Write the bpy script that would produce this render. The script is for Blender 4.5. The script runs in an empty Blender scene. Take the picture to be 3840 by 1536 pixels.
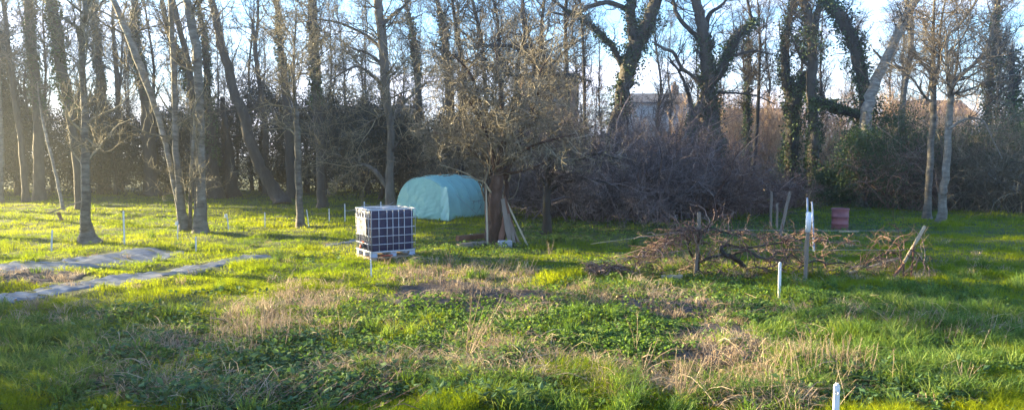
import bpy, math
import numpy as np
from mathutils import Vector
rad = math.radians
# ------------------------------------------------------------------ camera, sky, sun, exposure
F, YH, CH = 2750.0, 580.0, 2.5
PITCH = math.atan((768 - YH) / F)
SC = bpy.context.scene
COL = SC.collection
cam = bpy.data.cameras.new("camera"); camo = bpy.data.objects.new("camera", cam); COL.objects.link(camo)
cam.sensor_width = 36; cam.lens = F / 3840 * 36; cam.clip_end = 2000; cam.clip_start = .05
camo.location = (0, 0, CH); camo.rotation_euler = (math.pi / 2 - PITCH, 0, 0)
SC.camera = camo
SUN_EL, SUN_AZ = rad(14), rad(-69)            # azimuth from +Y, negative = to the left
sd = Vector((math.sin(SUN_AZ) * math.cos(SUN_EL), math.cos(SUN_AZ) * math.cos(SUN_EL), math.sin(SUN_EL)))
W = bpy.data.worlds.new("World"); SC.world = W; W.use_nodes = True
nt = W.node_tree; nt.nodes.clear()
wo = nt.nodes.new('ShaderNodeOutputWorld'); bg = nt.nodes.new('ShaderNodeBackground')
sky = nt.nodes.new('ShaderNodeTexSky'); sky.sky_type = 'NISHITA'; sky.sun_disc = False
sky.sun_elevation = SUN_EL; sky.sun_rotation = SUN_AZ; sky.air_density = 1.0; sky.dust_density = 0.3; sky.ozone_density = 4.0
bg.inputs[1].default_value = 0.082
# thin clouds low in the sky
tc = nt.nodes.new('ShaderNodeTexCoord'); mp = nt.nodes.new('ShaderNodeMapping'); mp.inputs['Scale'].default_value = (1.2, 1.2, 7)
nz = nt.nodes.new('ShaderNodeTexNoise'); nz.inputs['Scale'].default_value = 2.2; nz.inputs['Detail'].default_value = 8; nz.inputs['Roughness'].default_value = .6
sp = nt.nodes.new('ShaderNodeSeparateXYZ')
mr = nt.nodes.new('ShaderNodeMapRange'); mr.inputs[1].default_value = .02; mr.inputs[2].default_value = .30; mr.inputs[3].default_value = .34; mr.inputs[4].default_value = -.22
ad = nt.nodes.new('ShaderNodeMath'); ad.operation = 'ADD'
rp = nt.nodes.new('ShaderNodeMapRange'); rp.inputs[1].default_value = .54; rp.inputs[2].default_value = .84; rp.inputs[3].default_value = 0; rp.inputs[4].default_value = .9
mx = nt.nodes.new('ShaderNodeMix'); mx.data_type = 'RGBA'; mx.inputs[7].default_value = (4.6, 4.25, 5.2, 1)
L = nt.links.new
L(tc.outputs['Generated'], mp.inputs[0]); L(mp.outputs[0], nz.inputs[0]); L(tc.outputs['Generated'], sp.inputs[0])
L(sp.outputs[2], mr.inputs[0]); L(mr.outputs[0], ad.inputs[0]); L(nz.outputs[0], ad.inputs[1]); L(ad.outputs[0], rp.inputs[0])
L(rp.outputs[0], mx.inputs[0]); L(sky.outputs[0], mx.inputs[6]); L(mx.outputs[2], bg.inputs[0]); L(bg.outputs[0], wo.inputs[0])
sl = bpy.data.lights.new("sun", 'SUN'); slo = bpy.data.objects.new("sun", sl); COL.objects.link(slo)
sl.energy = 5.0; sl.angle = rad(.5); sl.color = (1, .80, .44)
slo.rotation_euler = (-sd).to_track_quat('-Z', 'Y').to_euler(); slo.location = sd * 60
SC.view_settings.view_transform = 'Standard'; SC.view_settings.look = 'None'; SC.view_settings.gamma = 1
SC.view_settings.exposure = 3.02
SC.cycles.max_bounces = 6; SC.cycles.transparent_max_bounces = 8; SC.cycles.volume_bounces = 0

# ------------------------------------------------------------------ layout helpers
cp, sn = math.cos(PITCH), math.sin(PITCH)
def ray(px, py):
    a = (px - 1920) / F; b = (768 - py) / F
    return np.array([a, cp + b * sn, -sn + b * cp])
def PT(px, py, Y):
    r = ray(px, py); return r * (Y / r[1]) + np.array([0, 0, CH])
def hz(x, y):
    x = np.asarray(x, float); y = np.asarray(y, float)
    h = .035 * np.sin(x * 1.1 + .6 * y + 1.3) * np.sin(y * .83 - .4 * x) + .03 * np.sin(x * .47 + 2) * np.sin(y * .39 + 1)
    h += .03 * np.sin(1.9 * x - .8 * y + 1.4 * np.sin(.9 * y)) * np.sin(3.1 * y + .7 * x + 1.1 * np.sin(1.3 * x)) + .034 * np.sin(2.9 * x + 1.7 * y) * np.sin(2.3 * y - 1.1 * x + .7) + .010 * np.sin(5.3 * x - 3.1 * y) * np.sin(4.7 * y + 2.9 * x)
    h += .008 * np.sin(9.1 * x + 4.1 * y + 1) * np.sin(8.3 * y - 3.7 * x)
    return h * np.clip((70 - np.hypot(x, y)) / 20, 0, 1)
def GD(px, py):
    r = ray(px, py); t = CH / -r[2]; p = r * t
    return np.array([p[0], p[1], float(hz(p[0], p[1]))])
def dep(py): return GD(1920, py)[1]
def proj(P):
    P = np.asarray(P, float); x, y, z = P[..., 0], P[..., 1], P[..., 2] - CH
    fw = y * cp - z * sn; up = y * sn + z * cp
    return 1920 + F * x / fw, 768 - F * up / fw
PANX = [0, 560, 1100, 1640, 2180, 2720, 3200]; ZS = 1.0734
def nrm(v): return v / (np.linalg.norm(v, axis=-1, keepdims=True) + 1e-9)

# ------------------------------------------------------------------ mesh helpers
class MB:
    def __init__(s): s.v = []; s.q = []; s.t = []; s.n = 0; s.a = []
    def add(s, v, q=None, t=None, a=0.5):
        v = np.asarray(v, np.float32).reshape(-1, 3)
        if q is not None and len(q): s.q.append(np.asarray(q, np.int64).reshape(-1, 4) + s.n)
        if t is not None and len(t): s.t.append(np.asarray(t, np.int64).reshape(-1, 3) + s.n)
        a = np.broadcast_to(np.asarray(a, np.float32), (len(v),)); s.a.append(a); s.v.append(v); s.n += len(v)
    def build(s, name, mat, parent=None, smooth=True, loc=None):
        m = bpy.data.meshes.new(name)
        v = np.concatenate(s.v) if s.v else np.zeros((0, 3), np.float32)
        q = np.concatenate(s.q) if s.q else np.zeros((0, 4), np.int64)
        t = np.concatenate(s.t) if s.t else np.zeros((0, 3), np.int64)
        if loc is not None: v = v - np.asarray(loc, np.float32)
        m.vertices.add(len(v)); m.vertices.foreach_set('co', v.ravel())
        m.loops.add(len(q) * 4 + len(t) * 3)
        m.loops.foreach_set('vertex_index', np.concatenate([q.ravel(), t.ravel()]).astype(np.int32))
        m.polygons.add(len(q) + len(t))
        st = np.concatenate([np.arange(len(q)) * 4, len(q) * 4 + np.arange(len(t)) * 3]).astype(np.int32)
        m.polygons.foreach_set('loop_start', st)
        m.polygons.foreach_set('use_smooth', np.full(len(st), smooth))
        at = m.attributes.new('tint', 'FLOAT', 'POINT'); at.data.foreach_set('value', np.concatenate(s.a) if s.a else np.zeros(0, np.float32))
        m.update(calc_edges=True); m.validate()
        m.materials.append(mat)
        o = bpy.data.objects.new(name, m); COL.objects.link(o)
        if parent is not None: o.parent = parent
        elif loc is not None: o.location = [float(c) for c in loc]
        return o
    def tubes(s, P, R, n, a=0.5):
        P = np.asarray(P, float); R = np.asarray(R, float); N, K = R.shape
        if N == 0: return
        T = np.empty_like(P); T[:, 1:-1] = P[:, 2:] - P[:, :-2]; T[:, 0] = P[:, 1] - P[:, 0]; T[:, -1] = P[:, -1] - P[:, -2]
        T = nrm(T); ov = np.abs(P[:, -1] - P[:, 0]); ax = np.eye(3)[np.argmin(ov, axis=1)][:, None, :]
        U = nrm(np.cross(T, ax)); V = np.cross(T, U)
        th = np.arange(n) * 2 * math.pi / n
        ring = P[:, :, None] + R[:, :, None, None] * (U[:, :, None] * np.cos(th)[:, None] + V[:, :, None] * np.sin(th)[:, None])
        i = np.arange(N)[:, None, None] * K * n + np.arange(K - 1)[:, None] * n; j = np.arange(n); j2 = (j + 1) % n
        q = np.stack(np.broadcast_arrays(i + j, i + j2, i + n + j2, i + n + j), -1)
        if np.ndim(a) == 1: a = np.repeat(a, K * n)
        s.add(ring, q, None, a)
    def tube(s, pts, rads, n=8, a=.5, cap=True):
        pts = np.asarray(pts, float); rads = np.broadcast_to(np.asarray(rads, float), (len(pts),)); b = s.n
        s.tubes(pts[None], rads[None], n, a)
        if cap:
            for e, k in ((0, 0), (1, len(pts) - 1)):
                c = s.n; s.add(pts[k][None], None, None, a)
                r0 = b + k * n; tt = [[(r0 + (j + 1) % n) - 0, r0 + j, c] if e == 0 else [r0 + j, r0 + (j + 1) % n, c] for j in range(n)]
                s.t.append(np.array(tt))
    def box(s, c, size, M=None, bev=0.0, a=.5):
        hx, hy, hz_ = [k / 2 for k in size]; c = np.asarray(c, float)
        if bev <= 0:
            v = np.array([[x, y, z] for z in (-hz_, hz_) for y in (-hy, hy) for x in (-hx, hx)])
            q = [[0, 2, 3, 1], [4, 5, 7, 6], [0, 1, 5, 4], [2, 6, 7, 3], [0, 4, 6, 2], [1, 3, 7, 5]]
            t = None
        else:
            b = min(bev, hx * .9, hy * .9, hz_ * .9); v = []; q = []; t = []
            for sx in (-1, 1):
                for sy in (-1, 1):
                    for sz in (-1, 1):
                        v += [[sx * hx, sy * (hy - b), sz * (hz_ - b)], [sx * (hx - b), sy * hy, sz * (hz_ - b)], [sx * (hx - b), sy * (hy - b), sz * hz_]]
            v = np.array(v); I = lambda sx, sy, sz, k: ((sx > 0) * 4 + (sy > 0) * 2 + (sz > 0)) * 3 + k
            q.append([I(-1, -1, -1, 0), I(-1, -1, 1, 0), I(-1, 1, 1, 0), I(-1, 1, -1, 0)]); q.append([I(1, -1, -1, 0), I(1, 1, -1, 0), I(1, 1, 1, 0), I(1, -1, 1, 0)])
            q.append([I(-1, -1, -1, 1), I(1, -1, -1, 1), I(1, -1, 1, 1), I(-1, -1, 1, 1)]); q.append([I(-1, 1, -1, 1), I(-1, 1, 1, 1), I(1, 1, 1, 1), I(1, 1, -1, 1)])
            q.append([I(-1, -1, -1, 2), I(-1, 1, -1, 2), I(1, 1, -1, 2), I(1, -1, -1, 2)]); q.append([I(-1, -1, 1, 2), I(1, -1, 1, 2), I(1, 1, 1, 2), I(-1, 1, 1, 2)])
            for sa in (-1, 1):
                for sb in (-1, 1):
                    q.append([I(sa, sb, -1, 0), I(sa, sb, 1, 0), I(sa, sb, 1, 1), I(sa, sb, -1, 1)])
                    q.append([I(sa, -1, sb, 0), I(sa, 1, sb, 0), I(sa, 1, sb, 2), I(sa, -1, sb, 2)])
                    q.append([I(-1, sa, sb, 1), I(1, sa, sb, 1), I(1, sa, sb, 2), I(-1, sa, sb, 2)])
                    for sc_ in (-1, 1): t.append([I(sa, sb, sc_, 0), I(sa, sb, sc_, 1), I(sa, sb, sc_, 2)])
        if M is not None: v = v @ np.asarray(M).T
        s.add(v + c, q, t, a)
    def leaves(s, C, size, rng, D=None, wid=.6, a=None, flat=0.0):
        N = len(C)
        if N == 0: return
        if D is None: D = rng.normal(size=(N, 3)); D[:, 2] *= (1 - flat)
        D = nrm(D); X = nrm(np.cross(D, rng.normal(size=(N, 3)) + np.array([0, 0, 3 * flat])[None])); Nn = np.cross(X, D)
        size = np.broadcast_to(np.asarray(size, float), (N,))[:, None]
        v = np.stack([C, C + D * size * .5 + X * size * wid / 2 - Nn * size * .08, C + D * size, C + D * size * .5 - X * size * wid / 2 - Nn * size * .08], 1)
        if a is None: a = rng.random(N)
        s.add(v, np.arange(N * 4).reshape(N, 4), None, np.repeat(a, 4))
    def blades(s, B, H, Wd, lean, rng, a):
        N = len(B)
        th = rng.random(N) * 2 * math.pi; d = np.stack([np.cos(th), np.sin(th), np.zeros(N)], 1); x = np.stack([-np.sin(th), np.cos(th), np.zeros(N)], 1)
        ph = rng.random(N) * 6.28; x = nrm(x * np.cos(ph)[:, None] + d * np.sin(ph)[:, None] * .8)
        H = H[:, None]; Wd = Wd[:, None]; lean = lean[:, None]; z = np.array([0, 0, 1.])
        m = B + z * H * .55 + d * H * lean * .25; t = B + z * H * (1 - .25 * lean) + d * H * lean * .85
        v = np.stack([B - x * Wd / 2, B + x * Wd / 2, m + x * Wd * .42, m - x * Wd * .42, t], 1)
        i = np.arange(N)[:, None] * 5
        s.add(v, i + np.array([0, 1, 2, 3]), i + np.array([3, 2, 4]), np.repeat(a, 5))

def tag(o, label=None, cat=None, group=None, kind=None):
    if label: o['label'] = label
    if cat: o['category'] = cat
    if group: o['group'] = group
    if kind: o['kind'] = kind
    return o
def thing(name, label, cat, loc, group=None):
    o = bpy.data.objects.new(name, None); COL.objects.link(o); o.location = [float(c) for c in loc]; o.empty_display_size = .2
    return tag(o, label, cat, group)
def copy_tree(o, loc, rz=0, sc=1, label=None, group=None):
    c = o.copy(); COL.objects.link(c); c.location = [float(k) for k in loc]; c.rotation_euler = (0, 0, rz); c.scale = (sc, sc, sc)
    if label: c['label'] = label
    if group: c['group'] = group
    for ch in list(o.children):
        d = ch.copy(); COL.objects.link(d); d.parent = c
    return c

# ------------------------------------------------------------------ materials
MATS = {}
def mat(name, ramp, rough=.8, noise=(3, .35), tint=.6, trans=0, spec=.25, bump=(0, 20), metal=0, coord='Object', nstretch=(1, 1, 1), transcol=None):
    """colour ramp driven by the tint attribute and noise; optional translucency and bump"""
    m = bpy.data.materials.new(name); m.use_nodes = True; n = m.node_tree; n.nodes.clear(); k = n.links.new
    out = n.nodes.new('ShaderNodeOutputMaterial'); b = n.nodes.new('ShaderNodeBsdfPrincipled')
    b.inputs['Roughness'].default_value = rough; b.inputs['Specular IOR Level'].default_value = spec; b.inputs['Metallic'].default_value = metal
    at = n.nodes.new('ShaderNodeAttribute'); at.attribute_name = 'tint'
    tcn = n.nodes.new('ShaderNodeTexCoord'); mpn = n.nodes.new('ShaderNodeMapping'); mpn.inputs['Scale'].default_value = nstretch
    ns = n.nodes.new('ShaderNodeTexNoise'); ns.inputs['Scale'].default_value = noise[0]; ns.inputs['Detail'].default_value = 5; ns.inputs['Roughness'].default_value = .65
    k(tcn.outputs[coord], mpn.inputs[0]); k(mpn.outputs[0], ns.inputs[0])
    mm = n.nodes.new('ShaderNodeMath'); mm.operation = 'MULTIPLY_ADD'; mm.inputs[1].default_value = tint; mm.inputs[2].default_value = .5 - tint * .5
    k(at.outputs['Fac'], mm.inputs[0])
    nm = n.nodes.new('ShaderNodeMath'); nm.operation = 'MULTIPLY_ADD'; nm.inputs[1].default_value = noise[1] * 3; nm.inputs[2].default_value = -noise[1] * 1.5
    k(ns.outputs[0], nm.inputs[0]); ss = n.nodes.new('ShaderNodeMath'); ss.operation = 'ADD'; k(mm.outputs[0], ss.inputs[0]); k(nm.outputs[0], ss.inputs[1])
    cr = n.nodes.new('ShaderNodeValToRGB'); el = cr.color_ramp.elements
    while len(el) > 1: el.remove(el[-1])
    el[0].position = 0; el[0].color = (*ramp[0], 1)
    for i, c in enumerate(ramp[1:]):
        e = el.new((i + 1) / (len(ramp) - 1)); e.color = (*c, 1)
    k(ss.outputs[0], cr.inputs[0]); k(cr.outputs[0], b.inputs['Base Color'])
    if bump[0]:
        bn = n.nodes.new('ShaderNodeTexNoise'); bn.inputs['Scale'].default_value = bump[1]; bn.inputs['Detail'].default_value = 6
        k(mpn.outputs[0], bn.inputs[0]); bb = n.nodes.new('ShaderNodeBump'); bb.inputs['Strength'].default_value = bump[0]; bb.inputs['Distance'].default_value = .03
        k(bn.outputs[0], bb.inputs['Height']); k(bb.outputs[0], b.inputs['Normal'])
    if trans:
        tr = n.nodes.new('ShaderNodeBsdfTranslucent'); ms = n.nodes.new('ShaderNodeMixShader'); ms.inputs[0].default_value = trans
        if transcol:
            hm = n.nodes.new('ShaderNodeMix'); hm.data_type = 'RGBA'; hm.blend_type = 'MULTIPLY'; hm.inputs[0].default_value = 1; hm.inputs[7].default_value = (*transcol, 1)
            k(cr.outputs[0], hm.inputs[6]); k(hm.outputs[2], tr.inputs[0])
        else: k(cr.outputs[0], tr.inputs[0])
        k(b.outputs[0], ms.inputs[1]); k(tr.outputs[0], ms.inputs[2]); k(ms.outputs[0], out.inputs[0])
    else: k(b.outputs[0], out.inputs[0])
    MATS[name] = m; return m
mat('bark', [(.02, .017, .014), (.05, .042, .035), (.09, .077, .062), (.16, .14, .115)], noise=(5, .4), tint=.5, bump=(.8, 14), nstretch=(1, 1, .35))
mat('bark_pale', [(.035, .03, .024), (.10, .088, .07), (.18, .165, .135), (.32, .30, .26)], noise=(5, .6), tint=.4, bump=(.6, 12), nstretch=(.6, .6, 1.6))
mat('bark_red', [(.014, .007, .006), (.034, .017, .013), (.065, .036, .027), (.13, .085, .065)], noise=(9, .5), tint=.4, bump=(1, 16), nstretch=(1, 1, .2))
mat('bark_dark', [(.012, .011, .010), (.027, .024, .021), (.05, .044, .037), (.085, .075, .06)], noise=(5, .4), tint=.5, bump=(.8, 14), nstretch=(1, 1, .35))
mat('twig', [(.05, .04, .03), (.10, .08, .06), (.17, .14, .10), (.27, .23, .17)], noise=(2, .25), tint=.8)
mat('twig_lichen', [(.05, .042, .028), (.10, .085, .055), (.18, .155, .10), (.32, .28, .19)], noise=(2, .25), tint=.8)
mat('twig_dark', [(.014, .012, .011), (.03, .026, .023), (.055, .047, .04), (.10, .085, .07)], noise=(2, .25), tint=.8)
mat('twig_old', [(.06, .048, .034), (.12, .10, .07), (.21, .18, .125), (.38, .335, .24)], noise=(2, .25), tint=.8)
mat('twig_sunlit', [(.20, .12, .07), (.36, .235, .14), (.52, .37, .24), (.68, .54, .38)], noise=(1.2, .25), tint=.8)  # brighter copy of the russet twigs, sunlight painted into the colour
mat('twig_plum', [(.035, .026, .027), (.085, .064, .064), (.16, .125, .12), (.32, .27, .25)], noise=(2, .25), tint=.8)
mat('twig_russet', [(.045, .024, .021), (.10, .056, .046), (.20, .125, .10), (.42, .32, .26)], noise=(1.2, .25), tint=.8)
mat('ivy', [(.012, .026, .010), (.03, .06, .018), (.055, .095, .03), (.10, .15, .05)], rough=.55, spec=.25, trans=.15, tint=.8, noise=(1.5, .25))
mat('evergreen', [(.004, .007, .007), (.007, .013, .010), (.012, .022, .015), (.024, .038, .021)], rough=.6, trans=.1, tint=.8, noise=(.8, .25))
mat('grass', [(.03, .075, .008), (.085, .145, .010), (.18, .225, .014), (.28, .32, .022)], rough=.7, spec=.06, trans=.5, tint=.8, noise=(.45, .25), transcol=(1.8, 1.62, .25))
mat('grass_long', [(.025, .06, .018), (.06, .125, .025), (.12, .20, .04), (.26, .30, .10)], rough=.6, spec=.15, trans=.42, tint=.9, noise=(.6, .2), transcol=(1.6, 1.4, .6))
mat('straw', [(.16, .11, .075), (.28, .205, .14), (.42, .325, .22), (.58, .48, .34)], rough=.8, trans=.3, tint=.9, noise=(.8, .2))
mat('cover', [(.02, .05, .016), (.045, .10, .028), (.10, .175, .045), (.22, .28, .09)], rough=.6, spec=.12, trans=.4, tint=.9, noise=(.7, .3), transcol=(1.5, 1.4, .5))
mat('weed', [(.02, .045, .025), (.045, .095, .045), (.085, .15, .065), (.16, .22, .09)], rough=.7, spec=.1, trans=.3, tint=.9, noise=(.8, .25), transcol=(1.3, 1.3, .5))
mat('dead_leaf', [(.07, .04, .028), (.16, .095, .06), (.27, .18, .115), (.42, .32, .21)], rough=.8, trans=.15, tint=.9, noise=(.9, .2))
mat('turf', [(.035, .03, .018), (.045, .055, .018), (.05, .075, .02), (.07, .10, .025)], rough=.95, noise=(.9, .45), tint=.0, bump=(.6, 8))
mat('mud', [(.014, .010, .009), (.028, .020, .017), (.048, .035, .028), (.08, .06, .048)], rough=.55, noise=(6, .5), tint=.2, bump=(1.0, 9), spec=.4)

# ------------------------------------------------------------------ ground
def patch(px, py, cx, cy, rx, ry): return np.clip(1.25 - np.hypot((px - cx) / rx, (py - cy) / ry), 0, .5) * 2
xs = np.concatenate([[-700, -300, -150, -90], np.arange(-60, 60.01, .5), [90, 150, 300, 700]])
ys = np.concatenate([[-100, -30, -8], np.arange(0, 60.01, .4), [75, 100, 150, 300, 900]])
xs = np.unique(np.concatenate([xs, np.arange(-13, 13, .2)])); ys = np.unique(np.concatenate([ys, np.arange(6, 26, .15)]))
X, Yg = np.meshgrid(xs, ys); Z = hz(X, Yg)
g = MB(); nx = len(xs); ii = (np.arange(len(ys) - 1)[:, None] * nx + np.arange(nx - 1)[None]).ravel()
g.add(np.stack([X, Yg, Z], -1), np.stack([ii, ii + 1, ii + nx + 1, ii + nx], 1))
tag(g.build('ground', MATS['turf']), 'grassy ground of the garden, stretching to the trees and beyond', 'ground', kind='structure')

def ground_patch(name, pts, label, m, lift=.006, res=.12, wob=0.08, hfun=None, seed=1):
    """irregular sheet lying on the ground inside a polygon given by outline points on the ground"""
    rng = np.random.default_rng(seed)
    P = np.array([GD(*p)[:2] for p in pts]); n = len(P)
    out = []
    for i in range(n):
        a, b = P[i], P[(i + 1) % n]; k = max(2, int(np.linalg.norm(b - a) / res))
        for j in range(k): out.append(a + (b - a) * j / k)
    out = np.array(out); m_ = len(out); ph = np.linspace(0, 2 * math.pi, m_, endpoint=False)
    for _ in range(3): out = (np.roll(out, 1, 0) + out * 2 + np.roll(out, -1, 0)) / 4
    c = out.mean(0); out = c + (out - c) * (1 + wob * (.5 * np.sin(ph * 9 + seed) + .5 * np.sin(ph * 23 + 2 * seed) + .4 * rng.normal(size=m_)))[:, None]
    rings = 14; mb = MB(); V = []
    for r in range(rings + 1):
        q = c + (out - c) * (1 - r / rings); z = hz(q[:, 0], q[:, 1]) + lift
        if hfun is not None: z = z + hfun(q[:, 0], q[:, 1]) * min(1, r / 1.0)
        if r == 0: z = z - lift - .02
        V.append(np.column_stack([q, z]))
    idx = lambda r, j: r * m_ + j % m_
    Q = [[idx(r, j), idx(r, j + 1), idx(r + 1, j + 1), idx(r + 1, j)] for r in range(rings) for j in range(m_)]
    mb.add(np.concatenate(V), Q)
    o = mb.build(name, m); return o
lump = lambda x, y: .035 * np.abs(np.sin(x * 9 + 3 * y) * np.sin(11 * y - 4 * x)) + .022 * np.abs(np.sin(x * 23 - y * 9) * np.sin(19 * y + 13 * x))
tag(ground_patch('soil_bed', [(1430, 1120), (1520, 1068), (1700, 1055), (1850, 1075), (2060, 1095), (2110, 1130), (2000, 1165), (1800, 1172), (1600, 1150), (1480, 1150)], '', MATS['mud'], .012, hfun=lump), 'wet dark bare soil bed with a puddle', 'soil', kind='structure')
tag(ground_patch('soil_bed', [(-200, 1050), (0, 1030), (200, 1012), (370, 1022), (300, 1045), (0, 1075), (-200, 1090)], '', MATS['mud'], .012, hfun=lump, seed=3), 'bare earth strip between the two grey sheets', 'soil', kind='structure')
tag(ground_patch('soil_bed', [(2420, 1230), (2640, 1190), (2900, 1240), (2930, 1330), (2750, 1390), (2480, 1370)], '', MATS['mud'], .008, hfun=lump, seed=5), 'bare brown soil among low leaves near the front', 'soil', kind='structure')
tag(ground_patch('soil_bed', [(2300, 1120), (2480, 1105), (2720, 1140), (2700, 1180), (2500, 1185), (2340, 1160)], '', MATS['mud'], .008, hfun=lump, seed=6), 'bare brown soil strewn with dead leaves', 'soil', kind='structure')
pud = bpy.data.materials.new('water'); pud.use_nodes = True; pb = pud.node_tree.nodes['Principled BSDF']
pb.inputs['Base Color'].default_value = (.03, .025, .02, 1); pb.inputs['Roughness'].default_value = .04; pb.inputs['Specular IOR Level'].default_value = .8
def flatz(p, z0):
    return lambda x, y: z0 - hz(x, y)
zc = float(hz(*GD(1580, 1132)[:2]))
tag(ground_patch('puddle', [(1535, 1128), (1560, 1112), (1610, 1112), (1640, 1126), (1600, 1146), (1560, 1148)], '', pud, .03, hfun=flatz(None, zc), seed=8, wob=.12), 'small bright puddle in the dark soil', 'puddle', kind='structure')

# ------------------------------------------------------------------ grass, leaves, dead growth
rng = np.random.default_rng(7)
TARP1 = [(-500, 1065), (0, 1000), (300, 962), (560, 930), (700, 944), (620, 968), (350, 998), (0, 1042), (-500, 1110)]
TARP2 = [(-500, 1180), (0, 1105), (380, 1042), (650, 1000), (1000, 955), (1115, 958), (900, 988), (640, 1040), (400, 1078), (150, 1128), (0, 1138), (-500, 1225)]
TARP3 = [(1215, 914), (1330, 904), (1345, 912), (1300, 924), (1225, 922)]
def inpoly(px, py, poly):
    c = np.zeros(px.shape, bool); n = len(poly)
    for i in range(n):
        x1, y1 = poly[i]; x2, y2 = poly[(i + 1) % n]
        k = (y1 > py) != (y2 > py)
        c ^= k & (px < (x2 - x1) * (py - y1) / (y2 - y1 + 1e-9) + x1)
    return c
def sample(n, y0, y1, power=2.0, margin=1.15):
    u = rng.random(n)
    if power == 1: y = y0 * (y1 / y0) ** u
    else: y = (y0 ** (1 - power) + u * (y1 ** (1 - power) - y0 ** (1 - power))) ** (1 / (1 - power))
    x = (rng.random(n) * 2 - 1) * y * .7 * margin
    return x, y
MUD = [(1750, 1030, 330, 45, .8), (2350, 1110, 380, 45, .6), (2350, 1330, 420, 60, .6), (600, 1330, 250, 50, .5), (1300, 1330, 200, 40, .5), (1585, 1140, 90, 36), (1770, 1112, 330, 52), (180, 1045, 200, 26), (2680, 1290, 230, 85), (2530, 1146, 170, 36)]
STRAW = [(2300, 1110, 320, 40, .7), (2650, 1175, 220, 40, .7), (1700, 1090, 300, 40, .5), (1850, 1380, 350, 80, .9), (2350, 1440, 350, 60, .7), (620, 1300, 160, 50, .6), (1950, 1180, 120, 40, .6), (2750, 1300, 200, 60, .6), (1350, 1400, 200, 60, .7), (500, 1450, 300, 60, .5), (250, 1180, 200, 40, .3), (2700, 1180, 200, 40, .5), (1200, 1250, 120, 40, .5), (1170, 1110, 170, 70, .8), (965, 1230, 130, 85, 1), (1590, 1010, 130, 55, .9), (1860, 1030, 170, 50, .7), (1880, 1345, 220, 85, .8), (2900, 1440, 330, 110, .8),
         (620, 1330, 260, 60, .4), (2250, 1400, 400, 45, .35), (3550, 1240, 260, 50, .45), (3250, 1180, 160, 60, .35), (850, 1500, 220, 50, .6), (80, 1050, 200, 30, .5), (3000, 990, 700, 70, .35), (3050,1330,120,80,.6)]
COVER = [(500, 1250, 350, 90, .7), (1650, 1420, 260, 60, .8), (2050, 1270, 520, 110, 1.3), (1900, 1180, 700, 60, .9), (950, 1400, 520, 170, 1.0), (2950, 1160, 300, 80, 1.0), (2500, 1085, 500, 45, .8), (3300, 1400, 500, 150, .45), (1750, 930, 260, 50, .7), (2250, 870, 400, 40, 1.3),
         (3400, 1150, 400, 80, .5), (300, 1420, 350, 110, .5), (3000, 1270, 130, 90, 1.2), (2900, 860, 500, 40, 1.0), (2500, 1010, 400, 50, .5)]
LONG = [(2250, 1490, 400, 70, .7), (1930, 1500, 160, 60, 1.0), (1700, 1460, 120, 50, .8), (3400, 1280, 500, 190, 1.2), (150, 1400, 350, 170, .8), (3150, 1130, 220, 90, .7), (1500, 1430, 200, 50, .4), (2090, 890, 60, 40, 1.2), (3600, 1080, 300, 50, .6), (2400,940,300,30,.4),(3300,1480,600,60,.8)]
def dens(px, py, lst):
    d = np.zeros(px.shape)
    for c in lst: d = np.maximum(d, patch(px, py, c[0], c[1], c[2], c[3]) * (c[4] if len(c) > 4 else 1))
    return d
def wn(x, y, s, p=0):   # cheap clump noise in 0..1
    return .5 + .25 * np.sin(x * s + 1.7 * np.sin(y * s * .7 + p) + p) + .25 * np.sin(y * s * 1.3 + 1.9 * np.sin(x * s * .9 + 2 * p))
TOTE_C = np.array([-3.21, 18.0]); 
def clear_of(x, y):
    ok = np.ones(x.shape, bool)
    e1 = np.array([.84, .54]); e2 = np.array([-.54, .84]); f0 = TOTE_F0
    a = (x - f0[0]) * e1[0] + (y - f0[1]) * e1[1]; b = (x - f0[0]) * e2[0] + (y - f0[1]) * e2[1]
    ok &= ~((a > -.02) & (a < 1.22) & (b > -.02) & (b < 1.02))
    return ok
TOTE_F0 = GD(1395, 980)[:2]
def grow0(S, H, r_):
    t = np.linspace(0, 1, 4)[None, :, None]; l = np.column_stack([r_.normal(size=len(S)) * .25, r_.normal(size=len(S)) * .25, np.ones(len(S))]); return S[:, None] + l[:, None] * H[:, None, None] * t, np.broadcast_to(np.array([.003, .0028, .0024, .0015]), (len(S), 4))
# lawn
mbg = MB()
for (n, y0, y1, wd, h0, h1) in ((230000, 6.6, 13, .0055, .05, .11), (260000, 13, 25, .009, .045, .10), (170000, 25, 52, .017, .045, .10)):
    x, y = sample(n, y0, y1); B = np.column_stack([x, y, hz(x, y)]); px, py = proj(B)
    keep = rng.random(n) > dens(px, py, MUD) * 1.1
    keep &= rng.random(n) > np.minimum(.8, dens(px, py, COVER) * .75)
    jx = px + 14 * np.sin(x * 7 + y * 5); jy = py + 5.5 * np.sin(x * 4.1) * np.sin(y * 6 + x) + rng.normal(size=n) * 2.5
    for T_ in (TARP1, TARP2, TARP3): keep &= ~inpoly(jx, jy, T_)
    keep &= clear_of(x, y)
    keep &= rng.random(n) > .25 * (wn(x, y, 1.9, 1) > .6)
    x, y, B, px, py = x[keep], y[keep], B[keep], px[keep], py[keep]; m_ = len(x)
    cl = wn(x, y, 3.1, .5) * .6 + wn(x, y, 9.3, 2) * .4
    tu = np.clip((wn(x * 1.3, y, 2.3, 6) * wn(x, y * 1.2, 1.3, 8) - .30) * 4, 0, 1) + .6 * np.clip((wn(x, y, 5.1, 2.5) - .72) * 5, 0, 1)
    H = (h0 + (h1 - h0) * rng.random(m_) ** 1.5) * (.45 + .8 * cl + 1.5 * tu)
    B[:, 2] -= .004
    a = np.clip(.2 + .4 * wn(x, y, .8, 3) + .22 * rng.random(m_), 0, 1)
    mbg.blades(B, H, wd * (.7 + .6 * rng.random(m_)), .3 + .9 * rng.random(m_), rng, a)
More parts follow.
